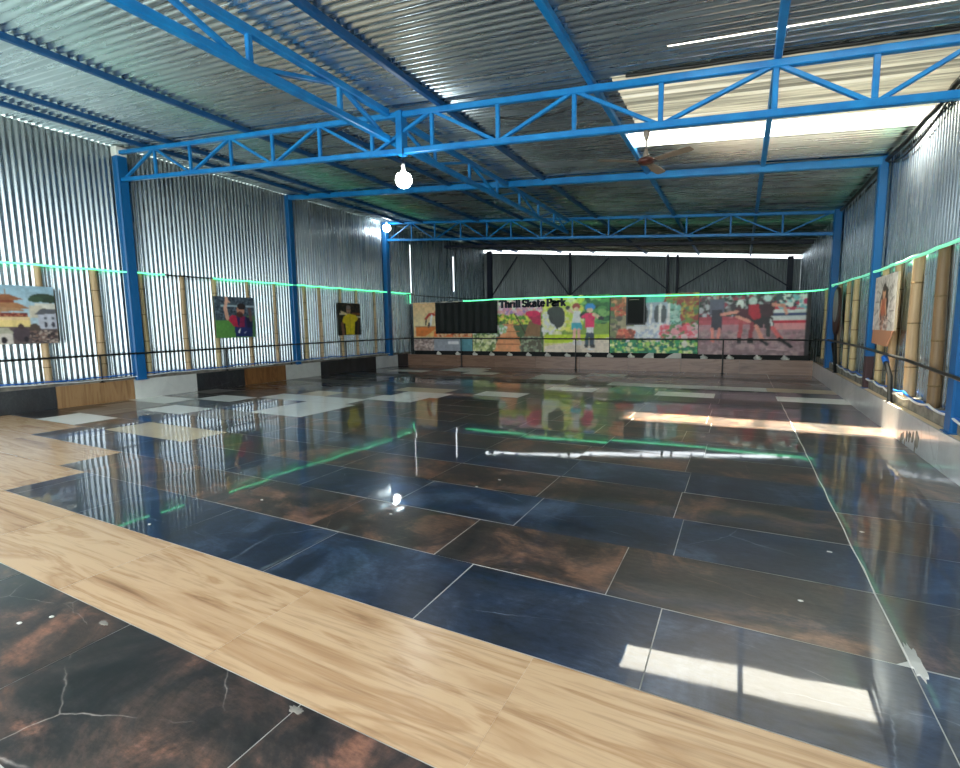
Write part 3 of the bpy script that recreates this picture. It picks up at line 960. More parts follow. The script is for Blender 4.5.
# ---------------------------------------------------------------- printed pictures (ink laid down cell by cell)
class Pic:
    def __init__(s, w, h, cell):
        s.w, s.h = w, h
        s.nx, s.ny = int(round(w / cell)), int(round(h / cell))
        xs = (np.arange(s.nx) + 0.5) / s.nx
        ys = (np.arange(s.ny) + 0.5) / s.ny
        s.X, s.Y = np.meshgrid(xs, ys)          # 0..1, y up
        s.C = np.zeros((s.ny, s.nx, 3))
        s.asp = w / h
        s.gain = 1.5 if w < 1.3 or w > 1.6 else 1.0
        s.rng = np.random.RandomState(int(w * 1000 + h * 77) % 9999)

    def put(s, mask, col, a=1.0):
        c = np.minimum(np.array(srgb(*col)[:3]) * s.gain, 0.92)
        s.C[mask] = s.C[mask] * (1 - a) + c * a

    def rect(s, x0, y0, x1, y1, col, a=1.0):
        s.put((s.X >= x0) & (s.X <= x1) & (s.Y >= y0) & (s.Y <= y1), col, a)

    def ell(s, x, y, rx, ry, col, a=1.0):
        s.put(((s.X - x) / rx) ** 2 + ((s.Y - y) / ry) ** 2 <= 1, col, a)

    def poly(s, pts, col, a=1.0):
        ins = np.zeros(s.X.shape, bool)
        n = len(pts)
        for i in range(n):
            x0, y0 = pts[i]
            x1, y1 = pts[(i + 1) % n]
            if y0 == y1:
                continue
            c = ((y0 > s.Y) != (y1 > s.Y)) & (s.X < (x1 - x0) * (s.Y - y0) / (y1 - y0) + x0)
            ins ^= c
        s.put(ins, col, a)

    def line(s, p, q, w, col, a=1.0):
        px, py = p
        dx, dy = (q[0] - px) * s.asp, q[1] - py
        L = math.hypot(dx, dy) + 1e-9
        ax, ay = (s.X - px) * s.asp, s.Y - py
        k = np.clip((ax * dx + ay * dy) / L ** 2, 0, 1)
        s.put(np.hypot(ax - k * dx, ay - k * dy) <= w / 2, col, a)

    def specks(s, x0, y0, x1, y1, cols, n, r, a=1.0):
        r *= 0.62
        for i in range(int(n * 2.4)):
            k = 0.5 + s.rng.rand()
            s.ell(x0 + (x1 - x0) * s.rng.rand(), y0 + (y1 - y0) * s.rng.rand(), r * k / s.asp, r * k * (0.6 + 0.5 * s.rng.rand()), cols[s.rng.randint(len(cols))], a)

    def vgrad(s, x0, y0, x1, y1, c0, c1):
        m = (s.X >= x0) & (s.X <= x1) & (s.Y >= y0) & (s.Y <= y1)
        k = ((s.Y - y0) / (y1 - y0))[m][:, None]
        s.C[m] = np.minimum(np.array(srgb(*c0)[:3]) * s.gain, 0.92) * (1 - k) + np.minimum(np.array(srgb(*c1)[:3]) * s.gain, 0.92) * k

def picture(name, label, cat, org, ux, w, h, thick, pic, edge, group=None, nrm=None, frame=True):
    """Panel whose lower left front corner is org; ux: unit vector along its width; nrm points to the viewer."""
    ux, nrm, uz = Vector(ux), Vector(nrm), Vector((0, 0, 1))
    org = Vector(org)
    base = org + ux * (w / 2)
    t = empty(name, base)
    b = MB()
    p = [org + ux * a * w + uz * c * h - nrm * d for d in (0.003, thick) for c in (0, 1) for a in (0, 1)]
    b.add(p, [(0, 1, 3, 2), (4, 6, 7, 5), (0, 4, 5, 1), (2, 3, 7, 6), (0, 2, 6, 4), (1, 5, 7, 3)])
    obj('backing', b, edge, t)
    nx, ny = pic.nx, pic.ny
    rs = pic.rng
    g1 = rs.rand(ny // 4 + 2, nx // 4 + 2).repeat(4, 0).repeat(4, 1)[:ny, :nx]
    g2 = rs.rand(ny, nx)
    pic.C *= (0.80 + 0.22 * g1 + 0.20 * g2)[:, :, None]
    Cp = np.pad(pic.C, ((1, 1), (1, 1), (0, 0)), mode='edge')
    pic.C = 0.40 * pic.C + 0.15 * (Cp[:-2, 1:-1] + Cp[2:, 1:-1] + Cp[1:-1, :-2] + Cp[1:-1, 2:])
    g = MB()
    xs = np.linspace(0, w, nx + 1)
    zs = np.linspace(0, h, ny + 1)
    vs = [tuple(org + ux * float(x_) + uz * float(z_)) for z_ in zs for x_ in xs]
    fs = [(j * (nx + 1) + i, j * (nx + 1) + i + 1, (j + 1) * (nx + 1) + i + 1, (j + 1) * (nx + 1) + i) for j in range(ny) for i in range(nx)]
    g.add(vs, fs)
    o = obj('print', g, M['print'], t)
    c = o.data.color_attributes.new('ink', 'FLOAT_COLOR', 'CORNER')
    cc = np.concatenate([pic.C.reshape(-1, 3), np.ones((nx * ny, 1))], axis=1)
    c.data.foreach_set('color', np.repeat(cc, 4, axis=0).ravel())
    return tag(t, label, cat, group)

# temple picture
P = Pic(1.55, 1.14, 0.016)
P.vgrad(0, 0, 1, 1, (196, 214, 222), (150, 186, 206))
P.rect(0.0, 0, 1, 0.30, (96, 84, 84))
P.ell(0.88, 0.80, 0.14, 0.075, (52, 72, 56)); P.ell(0.80, 0.77, 0.08, 0.05, (60, 84, 62)); P.ell(0.95, 0.76, 0.07, 0.05, (48, 66, 52))
P.rect(0.78, 0.50, 1, 0.70, (216, 214, 204)); P.rect(0.84, 0.58, 0.90, 0.62, (120, 110, 100)); P.rect(0.72, 0.45, 0.86, 0.66, (206, 198, 180))
P.rect(0.80, 0.26, 1.0, 0.53, (186, 190, 204)); P.poly([(0.76, 0.50), (0.84, 0.60), (1, 0.60), (1, 0.53)], (94, 96, 104))
for x_ in (0.87, 0.95):
    P.rect(x_, 0.42, x_ + 0.03, 0.46, (90, 96, 110)); P.ell(x_ + 0.01, 0.33, 0.018, 0.05, (60, 60, 74))
P.rect(0.25, 0.30, 0.72, 0.44, (232, 208, 140)); P.rect(0.25, 0.41, 0.72, 0.47, (226, 196, 150))
P.rect(0.28, 0.47, 0.70, 0.54, (130, 52, 44)); P.specks(0.28, 0.47, 0.70, 0.54, [(180, 120, 90), (90, 34, 34)], 40, 0.016)
P.poly([(0.22, 0.55), (0.32, 0.64), (0.58, 0.66), (0.68, 0.56)], (176, 136, 102))
P.poly([(0.36, 0.64), (0.44, 0.74), (0.62, 0.70), (0.74, 0.60)], (166, 120, 84))
P.rect(0.42, 0.70, 0.58, 0.77, (132, 70, 50))
P.poly([(0.34, 0.765), (0.46, 0.84), (0.54, 0.84), (0.68, 0.765), (0.60, 0.75), (0.42, 0.75)], (150, 98, 66))
P.rect(0.492, 0.83, 0.51, 0.93, (150, 110, 60))
P.ell(0.20, 0.58, 0.12, 0.10, (176, 140, 110)); P.rect(0.0, 0.3, 0.24, 0.5, (190, 172, 150)); P.rect(0, 0.5, 0.2, 0.56, (140, 80, 60))
P.rect(0.35, 0.0, 0.53, 0.18, (204, 196, 188)); P.poly([(0.33, 0.18), (0.40, 0.28), (0.49, 0.28), (0.55, 0.18)], (170, 168, 150)); P.ell(0.44, 0.07, 0.03, 0.055, (44, 40, 46))
P.ell(0.62, 0.17, 0.09, 0.13, (74, 62, 70)); P.ell(0.62, 0.30, 0.03, 0.05, (66, 52, 54)); P.ell(0.66, 0.08, 0.025, 0.05, (30, 26, 36))
P.ell(0.76, 0.26, 0.06, 0.09, (82, 72, 64)); P.specks(0.70, 0.0, 1.0, 0.22, [(70, 58, 60), (130, 104, 96), (176, 160, 150), (50, 44, 50)], 90, 0.026)
P.specks(0.0, 0.0, 0.34, 0.28, [(90, 80, 76), (150, 130, 116), (60, 52, 56)], 70, 0.03)
picture('wall_picture', 'large unframed picture of a tiered temple with pale sky on the left wall', 'picture', (-12.66, 5.15 - 1.55, 1.38), (0, 1, 0), 1.55, 1.15, 0.03, P, M['black'], 'pictures on the left wall', nrm=(1, 0, 0))

# footballer in red and blue
P = Pic(1.24, 1.13, 0.017)
P.rect(0, 0, 1, 1, (62, 76, 88)); P.specks(0, 0.45, 1, 1, [(44, 58, 72), (90, 104, 116), (30, 42, 58)], 160, 0.035)
P.rect(0.15, 0.76, 1, 0.81, (150, 168, 176)); P.rect(0, 0, 1, 0.42, (84, 136, 66)); P.rect(0.80, 0.0, 1, 0.55, (70, 110, 72))
P.poly([(0.48, 0.02), (0.92, 0.02), (0.95, 0.44), (0.84, 0.50), (0.62, 0.54), (0.40, 0.44), (0.46, 0.28)], (38, 34, 80))
P.poly([(0.30, 0.46), (0.42, 0.56), (0.52, 0.54), (0.56, 0.26), (0.44, 0.28)], (168, 40, 68)); P.poly([(0.62, 0.50), (0.74, 0.54), (0.72, 0.26), (0.58, 0.26)], (120, 34, 70))
P.poly([(0.78, 0.52), (0.94, 0.46), (0.92, 0.10), (0.80, 0.16)], (24, 26, 54)); P.rect(0.48, 0.02, 0.90, 0.24, (28, 40, 90))
P.line((0.30, 0.48), (0.26, 0.72), 0.10, (196, 150, 130)); P.line((0.26, 0.72), (0.31, 0.95), 0.085, (204, 160, 140)); P.line((0.31, 0.93), (0.37, 0.87), 0.05, (204, 160, 140)); P.line((0.30, 0.93), (0.28, 0.99), 0.04, (204, 160, 140))
P.ell(0.64, 0.68, 0.10, 0.14, (176, 124, 104)); P.ell(0.67, 0.77, 0.11, 0.08, (38, 28, 28)); P.ell(0.62, 0.57, 0.085, 0.075, (66, 38, 34)); P.ell(0.60, 0.73, 0.02, 0.014, (40, 26, 26)); P.ell(0.68, 0.73, 0.02, 0.014, (40, 26, 26)); P.rect(0.58, 0.60, 0.68, 0.62, (120, 60, 56))
P.line((0.90, 0.44), (0.88, 0.70), 0.09, (90, 70, 70)); P.poly([(0.54, 0.14), (0.62, 0.24), (0.58, 0.10)], (210, 214, 220)); P.poly([(0.70, 0.12), (0.78, 0.16), (0.72, 0.09)], (150, 160, 180))
P.rect(0.0, 0.0, 0.02, 1, (120, 134, 120), 0.5)
picture('wall_picture', 'square picture of a cheering footballer in red and blue on the left wall', 'picture', (-12.66, 8.70, 1.38), (0, 1, 0), 1.24, 1.13, 0.03, P, M['black'], 'pictures on the left wall', nrm=(1, 0, 0))

# footballer in yellow
P = Pic(1.15, 1.15, 0.02)
P.rect(0, 0, 1, 1, (24, 24, 22)); P.specks(0, 0.4, 1, 1, [(40, 36, 30), (14, 14, 16), (70, 54, 34)], 80, 0.04)
P.rect(0.60, 0.64, 0.98, 0.70, (150, 90, 50), 0.6); P.rect(0.05, 0.64, 0.35, 0.69, (196, 186, 160)); P.rect(0.68, 0.55, 1.0, 0.60, (190, 180, 150))
P.poly([(0.32, 0.02), (0.70, 0.02), (0.74, 0.40), (0.92, 0.50), (0.80, 0.62), (0.56, 0.66), (0.38, 0.66), (0.22, 0.56), (0.14, 0.36), (0.30, 0.36)], (198, 178, 34))
P.line((0.16, 0.36), (0.20, 0.04), 0.11, (120, 84, 66)); P.line((0.90, 0.46), (0.86, 0.06), 0.10, (60, 40, 34))
P.ell(0.46, 0.78, 0.10, 0.12, (150, 118, 100)); P.ell(0.46, 0.87, 0.10, 0.06, (120, 112, 110)); P.line((0.14, 0.72), (0.36, 0.66), 0.06, (210, 190, 150))
P.ell(0.43, 0.80, 0.02, 0.014, (50, 34, 30)); P.ell(0.50, 0.80, 0.02, 0.014, (50, 34, 30)); P.ell(0.46, 0.71, 0.04, 0.012, (70, 40, 36)); P.line((0.52, 0.64), (0.52, 0.10), 0.03, (150, 130, 24))
picture('wall_picture', 'dark square picture of a footballer in a yellow shirt on the left wall', 'picture', (-12.66, 13.39, 1.345), (0, 1, 0), 1.15, 1.15, 0.03, P, M['black'], 'pictures on the left wall', nrm=(1, 0, 0))

# far banners
yb = 17.62
def banner(label, x0, x1, z0, z1, P):
    return picture('wall_banner', label, 'banner', (x0, yb, z0), (1, 0, 0), x1 - x0, z1 - z0, 0.025, P, M['black'], 'printed banners along the far kerb', nrm=(0, -1, 0))
P = Pic(2.85, 2.02, 0.03)
P.rect(0, 0, 1, 1, (214, 178, 136)); P.vgrad(0, 0.5, 0.42, 1, (222, 190, 150), (206, 168, 124))
P.rect(0.04, 0.30, 0.42, 0.50, (196, 112, 56)); P.poly([(0.20, 0.30), (0.42, 0.46), (0.42, 0.30)], (226, 170, 110)); P.rect(0.36, 0.28, 1.0, 0.40, (206, 104, 58)); P.specks(0.42, 0.30, 1.0, 0.40, [(236, 170, 130), (150, 70, 44)], 30, 0.04)
P.rect(0, 0, 0.36, 0.27, (150, 132, 124)); P.specks(0, 0.02, 0.36, 0.26, [(120, 100, 96), (180, 164, 156)], 40, 0.035); P.rect(0.36, 0, 0.80, 0.27, (136, 140, 148)); P.rect(0.60, 0.13, 0.78, 0.19, (226, 228, 230)); P.rect(0.80, 0.0, 1.0, 0.27, (86, 136, 146))
P.line((0.22, 0.66), (0.28, 0.74), 0.05, (150, 44, 34)); P.line((0.28, 0.74), (0.38, 0.74), 0.06, (168, 52, 40)); P.line((0.23, 0.64), (0.22, 0.54), 0.035, (40, 34, 36)); P.line((0.33, 0.72), (0.30, 0.52), 0.05, (214, 210, 206)); P.line((0.28, 0.56), (0.27, 0.50), 0.05, (30, 30, 34)); P.ell(0.40, 0.78, 0.03, 0.04, (190, 120, 90)); P.rect(0.02, 0.50, 0.42, 0.51, (150, 110, 80))
banner('printed banner with a crouching skater on tan, half hidden by the black shade cloth', -12.42, -9.57, 0.60, 2.62, P)

P = Pic(5.46, 2.05, 0.028)
P.X = np.interp(P.X, [0, 0.557, 0.635, 0.782, 0.87, 1], [0, 0.625, 0.715, 0.833, 0.908, 1])
P.rect(0, 0, 1, 1, (196, 190, 120))
P.rect(0, 0.62, 0.64, 1, (214, 196, 178)); P.specks(0.12, 0.66, 0.62, 0.92, [(198, 140, 170), (226, 180, 190), (160, 120, 170), (224, 150, 150), (236, 214, 190)], 260, 0.06)
P.rect(0, 0.50, 0.62, 0.66, (150, 172, 66)); P.specks(0.15, 0.48, 0.62, 0.68, [(110, 150, 50), (196, 200, 80), (80, 130, 50), (230, 170, 90)], 120, 0.05)
P.rect(0, 0.0, 0.62, 0.50, (70, 92, 58)); P.specks(0, 0.30, 0.32, 0.55, [(50, 84, 50), (90, 120, 70), (200, 206, 196)], 90, 0.06)
P.poly([(0.18, 0.0), (0.46, 0.0), (0.40, 0.30), (0.36, 0.52), (0.27, 0.52), (0.25, 0.30)], (206, 142, 98))
for k in range(4):
    P.rect(0.22, 0.13 + 0.12 * k, 0.42, 0.15 + 0.12 * k, (170, 100, 66))
P.specks(0.0, 0.02, 0.2, 0.30, [(180, 186, 130), (130, 146, 90), (90, 110, 64), (210, 206, 170)], 120, 0.05); P.specks(0.2, 0.36, 0.30, 0.48, [(214, 222, 214), (130, 170, 120)], 30, 0.05)
P.poly([(0.44, 0.0), (0.58, 0.0), (0.60, 0.60), (0.50, 0.56), (0.46, 0.30)], (124, 92, 60)); P.specks(0.44, 0.0, 0.60, 0.26, [(110, 116, 96), (140, 150, 120), (84, 80, 64)], 70, 0.06)
P.line((0.38, 0.70), (0.47, 0.34), 0.025, (60, 44, 34)); P.poly([(0.47, 0.70), (0.60, 0.72), (0.60, 0.48), (0.54, 0.52)], (170, 34, 74)); P.ell(0.53, 0.70, 0.06, 0.06, (196, 40, 84))
P.rect(0.625, 0.30, 1, 1, (120, 150, 60)); P.specks(0.80, 0.55, 1.0, 1.0, [(40, 100, 54), (70, 134, 70), (24, 76, 44), (110, 160, 90)], 160, 0.08); P.specks(0.625, 0.40, 0.86, 0.95, [(214, 214, 90), (240, 236, 160), (180, 196, 70), (230, 226, 120)], 160, 0.07)
P.specks(0.62, 0.30, 0.74, 0.70, [(228, 226, 160), (236, 240, 200)], 40, 0.06); P.rect(0.625, 0.16, 1, 0.32, (176, 196, 40)); P.poly([(0.625, 0.0), (1, 0.0), (1, 0.26), (0.625, 0.10)], (204, 190, 172))
P.ell(0.715, 0.66, 0.055, 0.17, (44, 52, 50)); P.ell(0.735, 0.60, 0.035, 0.16, (50, 58, 54)); P.ell(0.70, 0.72, 0.05, 0.09, (50, 60, 56))
P.poly([(0.675, 0.60), (0.755, 0.60), (0.728, 0.40), (0.715, 0.46)], (48, 56, 53))
# two children on skates
P.ell(0.833, 0.80, 0.022, 0.065, (150, 60, 54)); P.ell(0.833, 0.755, 0.014, 0.04, (226, 180, 150)); P.poly([(0.815, 0.72), (0.855, 0.72), (0.86, 0.50), (0.81, 0.50)], (212, 224, 220)); P.poly([(0.808, 0.52), (0.862, 0.52), (0.868, 0.40), (0.806, 0.40)], (62, 160, 176)); P.line((0.825, 0.40), (0.82, 0.24), 0.045, (214, 160, 140)); P.line((0.848, 0.40), (0.850, 0.24), 0.045, (214, 160, 140)); P.line((0.812, 0.70), (0.785, 0.78), 0.04, (226, 180, 150)); P.ell(0.785, 0.79, 0.012, 0.035, (36, 40, 44)); P.ell(0.866, 0.64, 0.013, 0.05, (34, 40, 46))
P.ell(0.908, 0.79, 0.026, 0.065, (46, 130, 196)); P.ell(0.908, 0.73, 0.016, 0.04, (226, 180, 150)); P.poly([(0.882, 0.68), (0.935, 0.68), (0.930, 0.42), (0.884, 0.42)], (206, 40, 92)); P.line((0.890, 0.66), (0.872, 0.62), 0.05, (206, 40, 92)); P.line((0.930, 0.66), (0.955, 0.60), 0.05, (226, 180, 150)); P.ell(0.962, 0.59, 0.014, 0.035, (30, 36, 44)); P.rect(0.890, 0.30, 0.928, 0.44, (236, 234, 236)); P.line((0.898, 0.32), (0.892, 0.12), 0.06, (40, 66, 76)); P.line((0.918, 0.32), (0.922, 0.12), 0.06, (36, 56, 70)); P.rect(0.882, 0.08, 0.902, 0.14, (26, 30, 34)); P.rect(0.912, 0.08, 0.934, 0.14, (26, 30, 34)); P.line((0.90, 0.06), (0.93, 0.05), 0.02, (240, 240, 240))
P.ell(0.826, 0.17, 0.014, 0.05, (220, 200, 196)); P.ell(0.852, 0.17, 0.014, 0.05, (220, 200, 196))
ban = banner('printed banner with dark title lettering over a garden path and two skating children', -9.55, -4.09, 0.60, 2.65, P)

P = Pic(2.83, 1.98, 0.028)
P.rect(0, 0, 1, 1, (120, 130, 84)); P.rect(0.36, 0.80, 0.88, 1, (92, 178, 170)); P.poly([(0.36, 0.86), (0.60, 0.80), (0.88, 0.90), (0.88, 0.78), (0.36, 0.78)], (206, 196, 130))
P.specks(0.0, 0.55, 0.24, 1, [(176, 104, 70), (120, 90, 60), (206, 140, 100), (80, 110, 70), (180, 70, 60)], 120, 0.07); P.specks(0, 0.28, 0.2, 0.6, [(110, 120, 80), (90, 90, 76), (150, 140, 110)], 60, 0.07)
P.specks(0.66, 0.45, 1, 0.98, [(140, 60, 50), (110, 130, 60), (176, 150, 70), (150, 90, 56), (90, 120, 80)], 160, 0.07); P.specks(0.64, 0.50, 0.80, 0.80, [(120, 170, 160), (70, 120, 100), (160, 190, 180)], 50, 0.06)
P.poly([(0.38, 0.86), (0.66, 0.86), (0.70, 0.50), (0.64, 0.24), (0.30, 0.24), (0.36, 0.50)], (150, 160, 176))
for x_ in (0.41, 0.55, 0.62):
    P.ell(x_, 0.66, 0.035, 0.15, (76, 84, 88))
for x_ in (0.38, 0.48, 0.585, 0.68):
    P.line((x_, 0.82), (x_ - 0.01, 0.42), 0.045, (226, 230, 236))
P.specks(0.30, 0.28, 0.64, 0.50, [(200, 206, 216), (168, 178, 194), (226, 230, 234)], 70, 0.06); P.rect(0.2, 0.36, 0.42, 0.46, (206, 206, 204)); P.rect(0.18, 0.14, 0.66, 0.22, (214, 216, 206))
P.specks(0.1, 0.26, 0.28, 0.40, [(190, 90, 70), (206, 120, 90), (130, 70, 56)], 40, 0.05); P.specks(0.60, 0.24, 1, 0.46, [(230, 140, 150), (206, 90, 104), (240, 180, 180), (90, 130, 80)], 110, 0.06)
P.rect(0, 0, 1, 0.17, (26, 110, 74)); P.specks(0, 0, 1, 0.22, [(20, 96, 64), (60, 150, 90), (150, 190, 90), (24, 120, 90), (200, 214, 150)], 170, 0.05); P.ell(0.86, 0.16, 0.03, 0.06, (230, 220, 190))
banner('printed banner of a waterfall among flowers and green leaves', -4.06, -1.23, 0.60, 2.58, P)

P = Pic(3.02, 1.92, 0.028)
P.rect(0, 0, 1, 1, (62, 70, 66)); P.specks(0, 0.62, 1, 0.98, [(40, 60, 54), (80, 60, 70), (120, 110, 116), (150, 60, 76), (52, 44, 54), (170, 170, 176)], 240, 0.05)
P.vgrad(0, 0, 1, 0.56, (122, 100, 104), (176, 128, 136)); P.rect(0, 0.50, 0.52, 0.62, (176, 64, 80), 0.8); P.specks(0, 0.0, 1, 0.40, [(150, 124, 126), (110, 92, 96), (176, 150, 150)], 140, 0.06, 0.5)
P.rect(0.62, 0.44, 1, 0.76, (214, 214, 220)); P.rect(0.62, 0.62, 1, 0.66, (46, 66, 110)); P.rect(0.62, 0.50, 1, 0.545, (190, 40, 60)); P.rect(0.62, 0.72, 1, 0.78, (190, 60, 80)); P.rect(0.66, 0.40, 1, 0.50, (214, 140, 142))
P.specks(0.72, 0.76, 0.98, 0.95, [(120, 170, 180), (206, 206, 206), (190, 60, 90), (60, 70, 80)], 40, 0.06); P.ell(0.955, 0.86, 0.03, 0.09, (226, 226, 226)); P.ell(0.955, 0.84, 0.018, 0.05, (170, 50, 90))
P.rect(0.10, 0.66, 0.24, 0.92, (90, 90, 110)); P.rect(0.12, 0.40, 0.22, 0.74, (40, 40, 56)); P.line((0.13, 0.42), (0.14, 0.22), 0.05, (206, 130, 120)); P.line((0.20, 0.42), (0.19, 0.26), 0.05, (206, 130, 120)); P.ell(0.17, 0.95, 0.018, 0.04, (170, 130, 120))
SKIN = (206, 140, 124)
# leading crouched racer
P.ell(0.385, 0.82, 0.035, 0.07, (216, 216, 216)); P.ell(0.375, 0.77, 0.02, 0.045, (70, 50, 56)); P.poly([(0.34, 0.76), (0.46, 0.74), (0.54, 0.60), (0.52, 0.52), (0.36, 0.60)], (74, 26, 40)); P.line((0.36, 0.70), (0.22, 0.66), 0.05, SKIN); P.line((0.36, 0.62), (0.48, 0.54), 0.05, SKIN); P.poly([(0.48, 0.60), (0.60, 0.62), (0.60, 0.44), (0.50, 0.44)], (30, 26, 34)); P.line((0.40, 0.54), (0.39, 0.26), 0.06, (170, 70, 76)); P.rect(0.37, 0.19, 0.41, 0.27, (24, 24, 28)); P.line((0.54, 0.46), (0.60, 0.24), 0.06, SKIN); P.line((0.59, 0.24), (0.64, 0.17), 0.05, (24, 24, 28))
# second racer
P.ell(0.50, 0.86, 0.04, 0.07, (190, 196, 196)); P.poly([(0.46, 0.82), (0.58, 0.80), (0.62, 0.62), (0.52, 0.56), (0.46, 0.66)], (170, 30, 50)); P.line((0.50, 0.50), (0.49, 0.26), 0.06, (140, 50, 60)); P.rect(0.46, 0.19, 0.52, 0.27, (24, 28, 28))
# third racer stretching back
P.ell(0.63, 0.90, 0.035, 0.05, (190, 200, 206)); P.poly([(0.55, 0.82), (0.70, 0.80), (0.68, 0.62), (0.58, 0.58)], (56, 30, 40)); P.line((0.68, 0.80), (0.77, 0.78), 0.05, SKIN); P.line((0.77, 0.78), (0.80, 0.66), 0.04, SKIN); P.poly([(0.58, 0.62), (0.68, 0.60), (0.70, 0.44), (0.62, 0.42)], (34, 28, 34)); P.line((0.665, 0.56), (0.68, 0.46), 0.03, (230, 230, 230)); P.line((0.68, 0.44), (0.76, 0.26), 0.06, (214, 100, 100)); P.line((0.75, 0.26), (0.85, 0.14), 0.05, (22, 22, 26)); P.line((0.65, 0.42), (0.65, 0.32), 0.06, (34, 40, 40))
P.line((0.64, 0.10), (0.82, 0.08), 0.02, (196, 170, 170), 0.7); P.rect(0.965, 0, 1, 1, (26, 24, 28))
banner('printed banner of racing speed skaters crouching on a pink track', -1.21, 1.81, 0.58, 2.50, P)

# title lettering: heavy slab strokes, one piece per word
def glyph(ch):
    """Polylines in a box 1 high; lower case x height 0.66. Returns (strokes, advance)."""
    def arc(cx, cy, rx, ry, a0, a1, n=9):
        return [(cx + rx * math.cos(math.radians(a0 + (a1 - a0) * i / n)), cy + ry * math.sin(math.radians(a0 + (a1 - a0) * i / n))) for i in range(n + 1)]
    G = {
        'T': ([[(0.0, 1), (0.8, 1)], [(0.4, 1), (0.4, 0)], [(0.02, 1), (0.02, 0.8)], [(0.78, 1), (0.78, 0.8)], [(0.24, 0), (0.56, 0)]], 0.80),
        'h': ([[(0.1, 1), (0.1, 0)], [(0.1, 0.48)] + arc(0.33, 0.46, 0.2, 0.2, 160, 0) + [(0.53, 0)], [(0.0, 0), (0.22, 0)], [(0.42, 0), (0.66, 0)], [(0, 1), (0.1, 1)]], 0.66),
        'r': ([[(0.1, 0.66), (0.1, 0)], [(0.1, 0.44)] + arc(0.3, 0.44, 0.2, 0.2, 160, 50), [(0, 0), (0.26, 0)], [(0, 0.66), (0.1, 0.66)]], 0.46),
        'i': ([[(0.12, 0.66), (0.12, 0)], [(0.12, 0.92), (0.12, 0.96)], [(0, 0), (0.26, 0)], [(0.0, 0.66), (0.12, 0.66)]], 0.28),
        'l': ([[(0.12, 1), (0.12, 0)], [(0, 0), (0.26, 0)], [(0.0, 1), (0.12, 1)]], 0.28),
        'S': ([arc(0.33, 0.75, 0.27, 0.25, 30, 270) + arc(0.33, 0.25, 0.27, 0.25, 90, -150), [(0.57, 1), (0.57, 0.78)], [(0.07, 0), (0.07, 0.22)]], 0.66),
        'k': ([[(0.1, 1), (0.1, 0)], [(0.5, 0.66), (0.12, 0.28)], [(0.24, 0.40), (0.56, 0)], [(0, 0), (0.22, 0)], [(0.42, 0), (0.66, 0)], [(0.38, 0.66), (0.62, 0.66)], [(0, 1), (0.1, 1)]], 0.66),
        'a': ([arc(0.26, 0.44, 0.22, 0.22, 150, 0) + [(0.48, 0)], arc(0.25, 0.19, 0.2, 0.19, 60, 320), [(0.48, 0), (0.58, 0)]], 0.60),
        't': ([[(0.16, 0.9), (0.16, 0.16)] + arc(0.3, 0.16, 0.14, 0.16, 180, 320), [(0, 0.66), (0.38, 0.66)]], 0.44),
        'e': ([[(0.06, 0.36), (0.5, 0.36)] + arc(0.28, 0.33, 0.23, 0.33, 8, 320)], 0.56),
        'P': ([[(0.12, 1), (0.12, 0)], [(0.0, 1), (0.4, 1)] + arc(0.4, 0.74, 0.24, 0.26, 90, -90) + [(0.12, 0.48)], [(0, 0), (0.28, 0)]], 0.70),
    }
    return G[ch]
def lettering(words, x0, x1, zc, hgt, y, parent, m):
    tot = 0
    for w_ in words:
        tot += sum(glyph(c)[1] + 0.10 for c in w_) + 0.26
    tot -= 0.36
    sx = (x1 - x0) / tot
    x = 0
    for w_ in words:
        a = MB()
        for c in w_:
            st, adv = glyph(c)
            for s in st:
                for p, q in zip(s[:-1], s[1:]):
                    P0 = Vector((x0 + (x + p[0]) * sx, y, zc + p[1] * hgt))
                    P1 = Vector((x0 + (x + q[0]) * sx, y, zc + q[1] * hgt))
                    d = (P1 - P0)
                    if d.length < 1e-5:
                        continue
                    d.normalize()
                    e = 0.022 if len(s) > 2 else 0.008
                    vert = abs(d.z)
                    a.bar(P0 - d * e, P1 + d * e, 0.012, 0.046 + 0.046 * vert, up=(0, 0, 1) if abs(d.z) < 0.9 else (1, 0, 0))
            x += adv + 0.10
        o = obj('lettering', a, m, parent)
        o['label'] = 'dark navy title word on the banner'
        x += 0.26
M['ink_navy'] = mat('dark navy ink', srgb(26, 28, 52), 0.5)
lettering(['Thrill', 'Skate', 'Park'], -8.33, -5.68, 2.30, 0.255, yb - 0.008, ban, M['ink_navy'])

single_bar('dark_gap_strip', (-12.4, 17.70, 0.525), (1.88, 17.70, 0.525), 0.08, 0.20, 'net', 'black strip added for the dark gap below the far banners, behind the plaster lumps', 'beam')  # strip added where there is only a dark gap, covers the light leak
# black shade cloth, black panel, lumps
a = MB()
nx_, nz_ = 60, 10
vs = []
for j in range(nz_ + 1):
    for i in range(nx_ + 1):
        x_ = -11.25 + 2.85 * i / nx_
        z_ = 1.31 + (1.29 + 0.03 * math.sin(i * 0.5)) * j / nz_
        vs.append((x_, 17.53 + 0.022 * math.sin(i * 0.9) + 0.012 * math.sin(i * 0.37 + j), z_))
fs = [(j * (nx_ + 1) + i, j * (nx_ + 1) + i + 1, (j + 1) * (nx_ + 1) + i + 1, (j + 1) * (nx_ + 1) + i) for j in range(nz_) for i in range(nx_)]
a.add(vs, fs, True)
o = obj('shade_cloth', a, M['net'])
md = o.modifiers.new('thickness', 'SOLIDIFY')
md.thickness = 0.004
tag(o, 'black shade cloth hung over the left banners below the black cable', 'cloth')
t = empty('wall_panel', (-3.19, 17.52, 1.56))
a = MB()
a.box((-3.50, 17.50, 1.56), (-2.88, 17.58, 2.52))
obj('cabinet', a, M['net'], t)
a = MB()
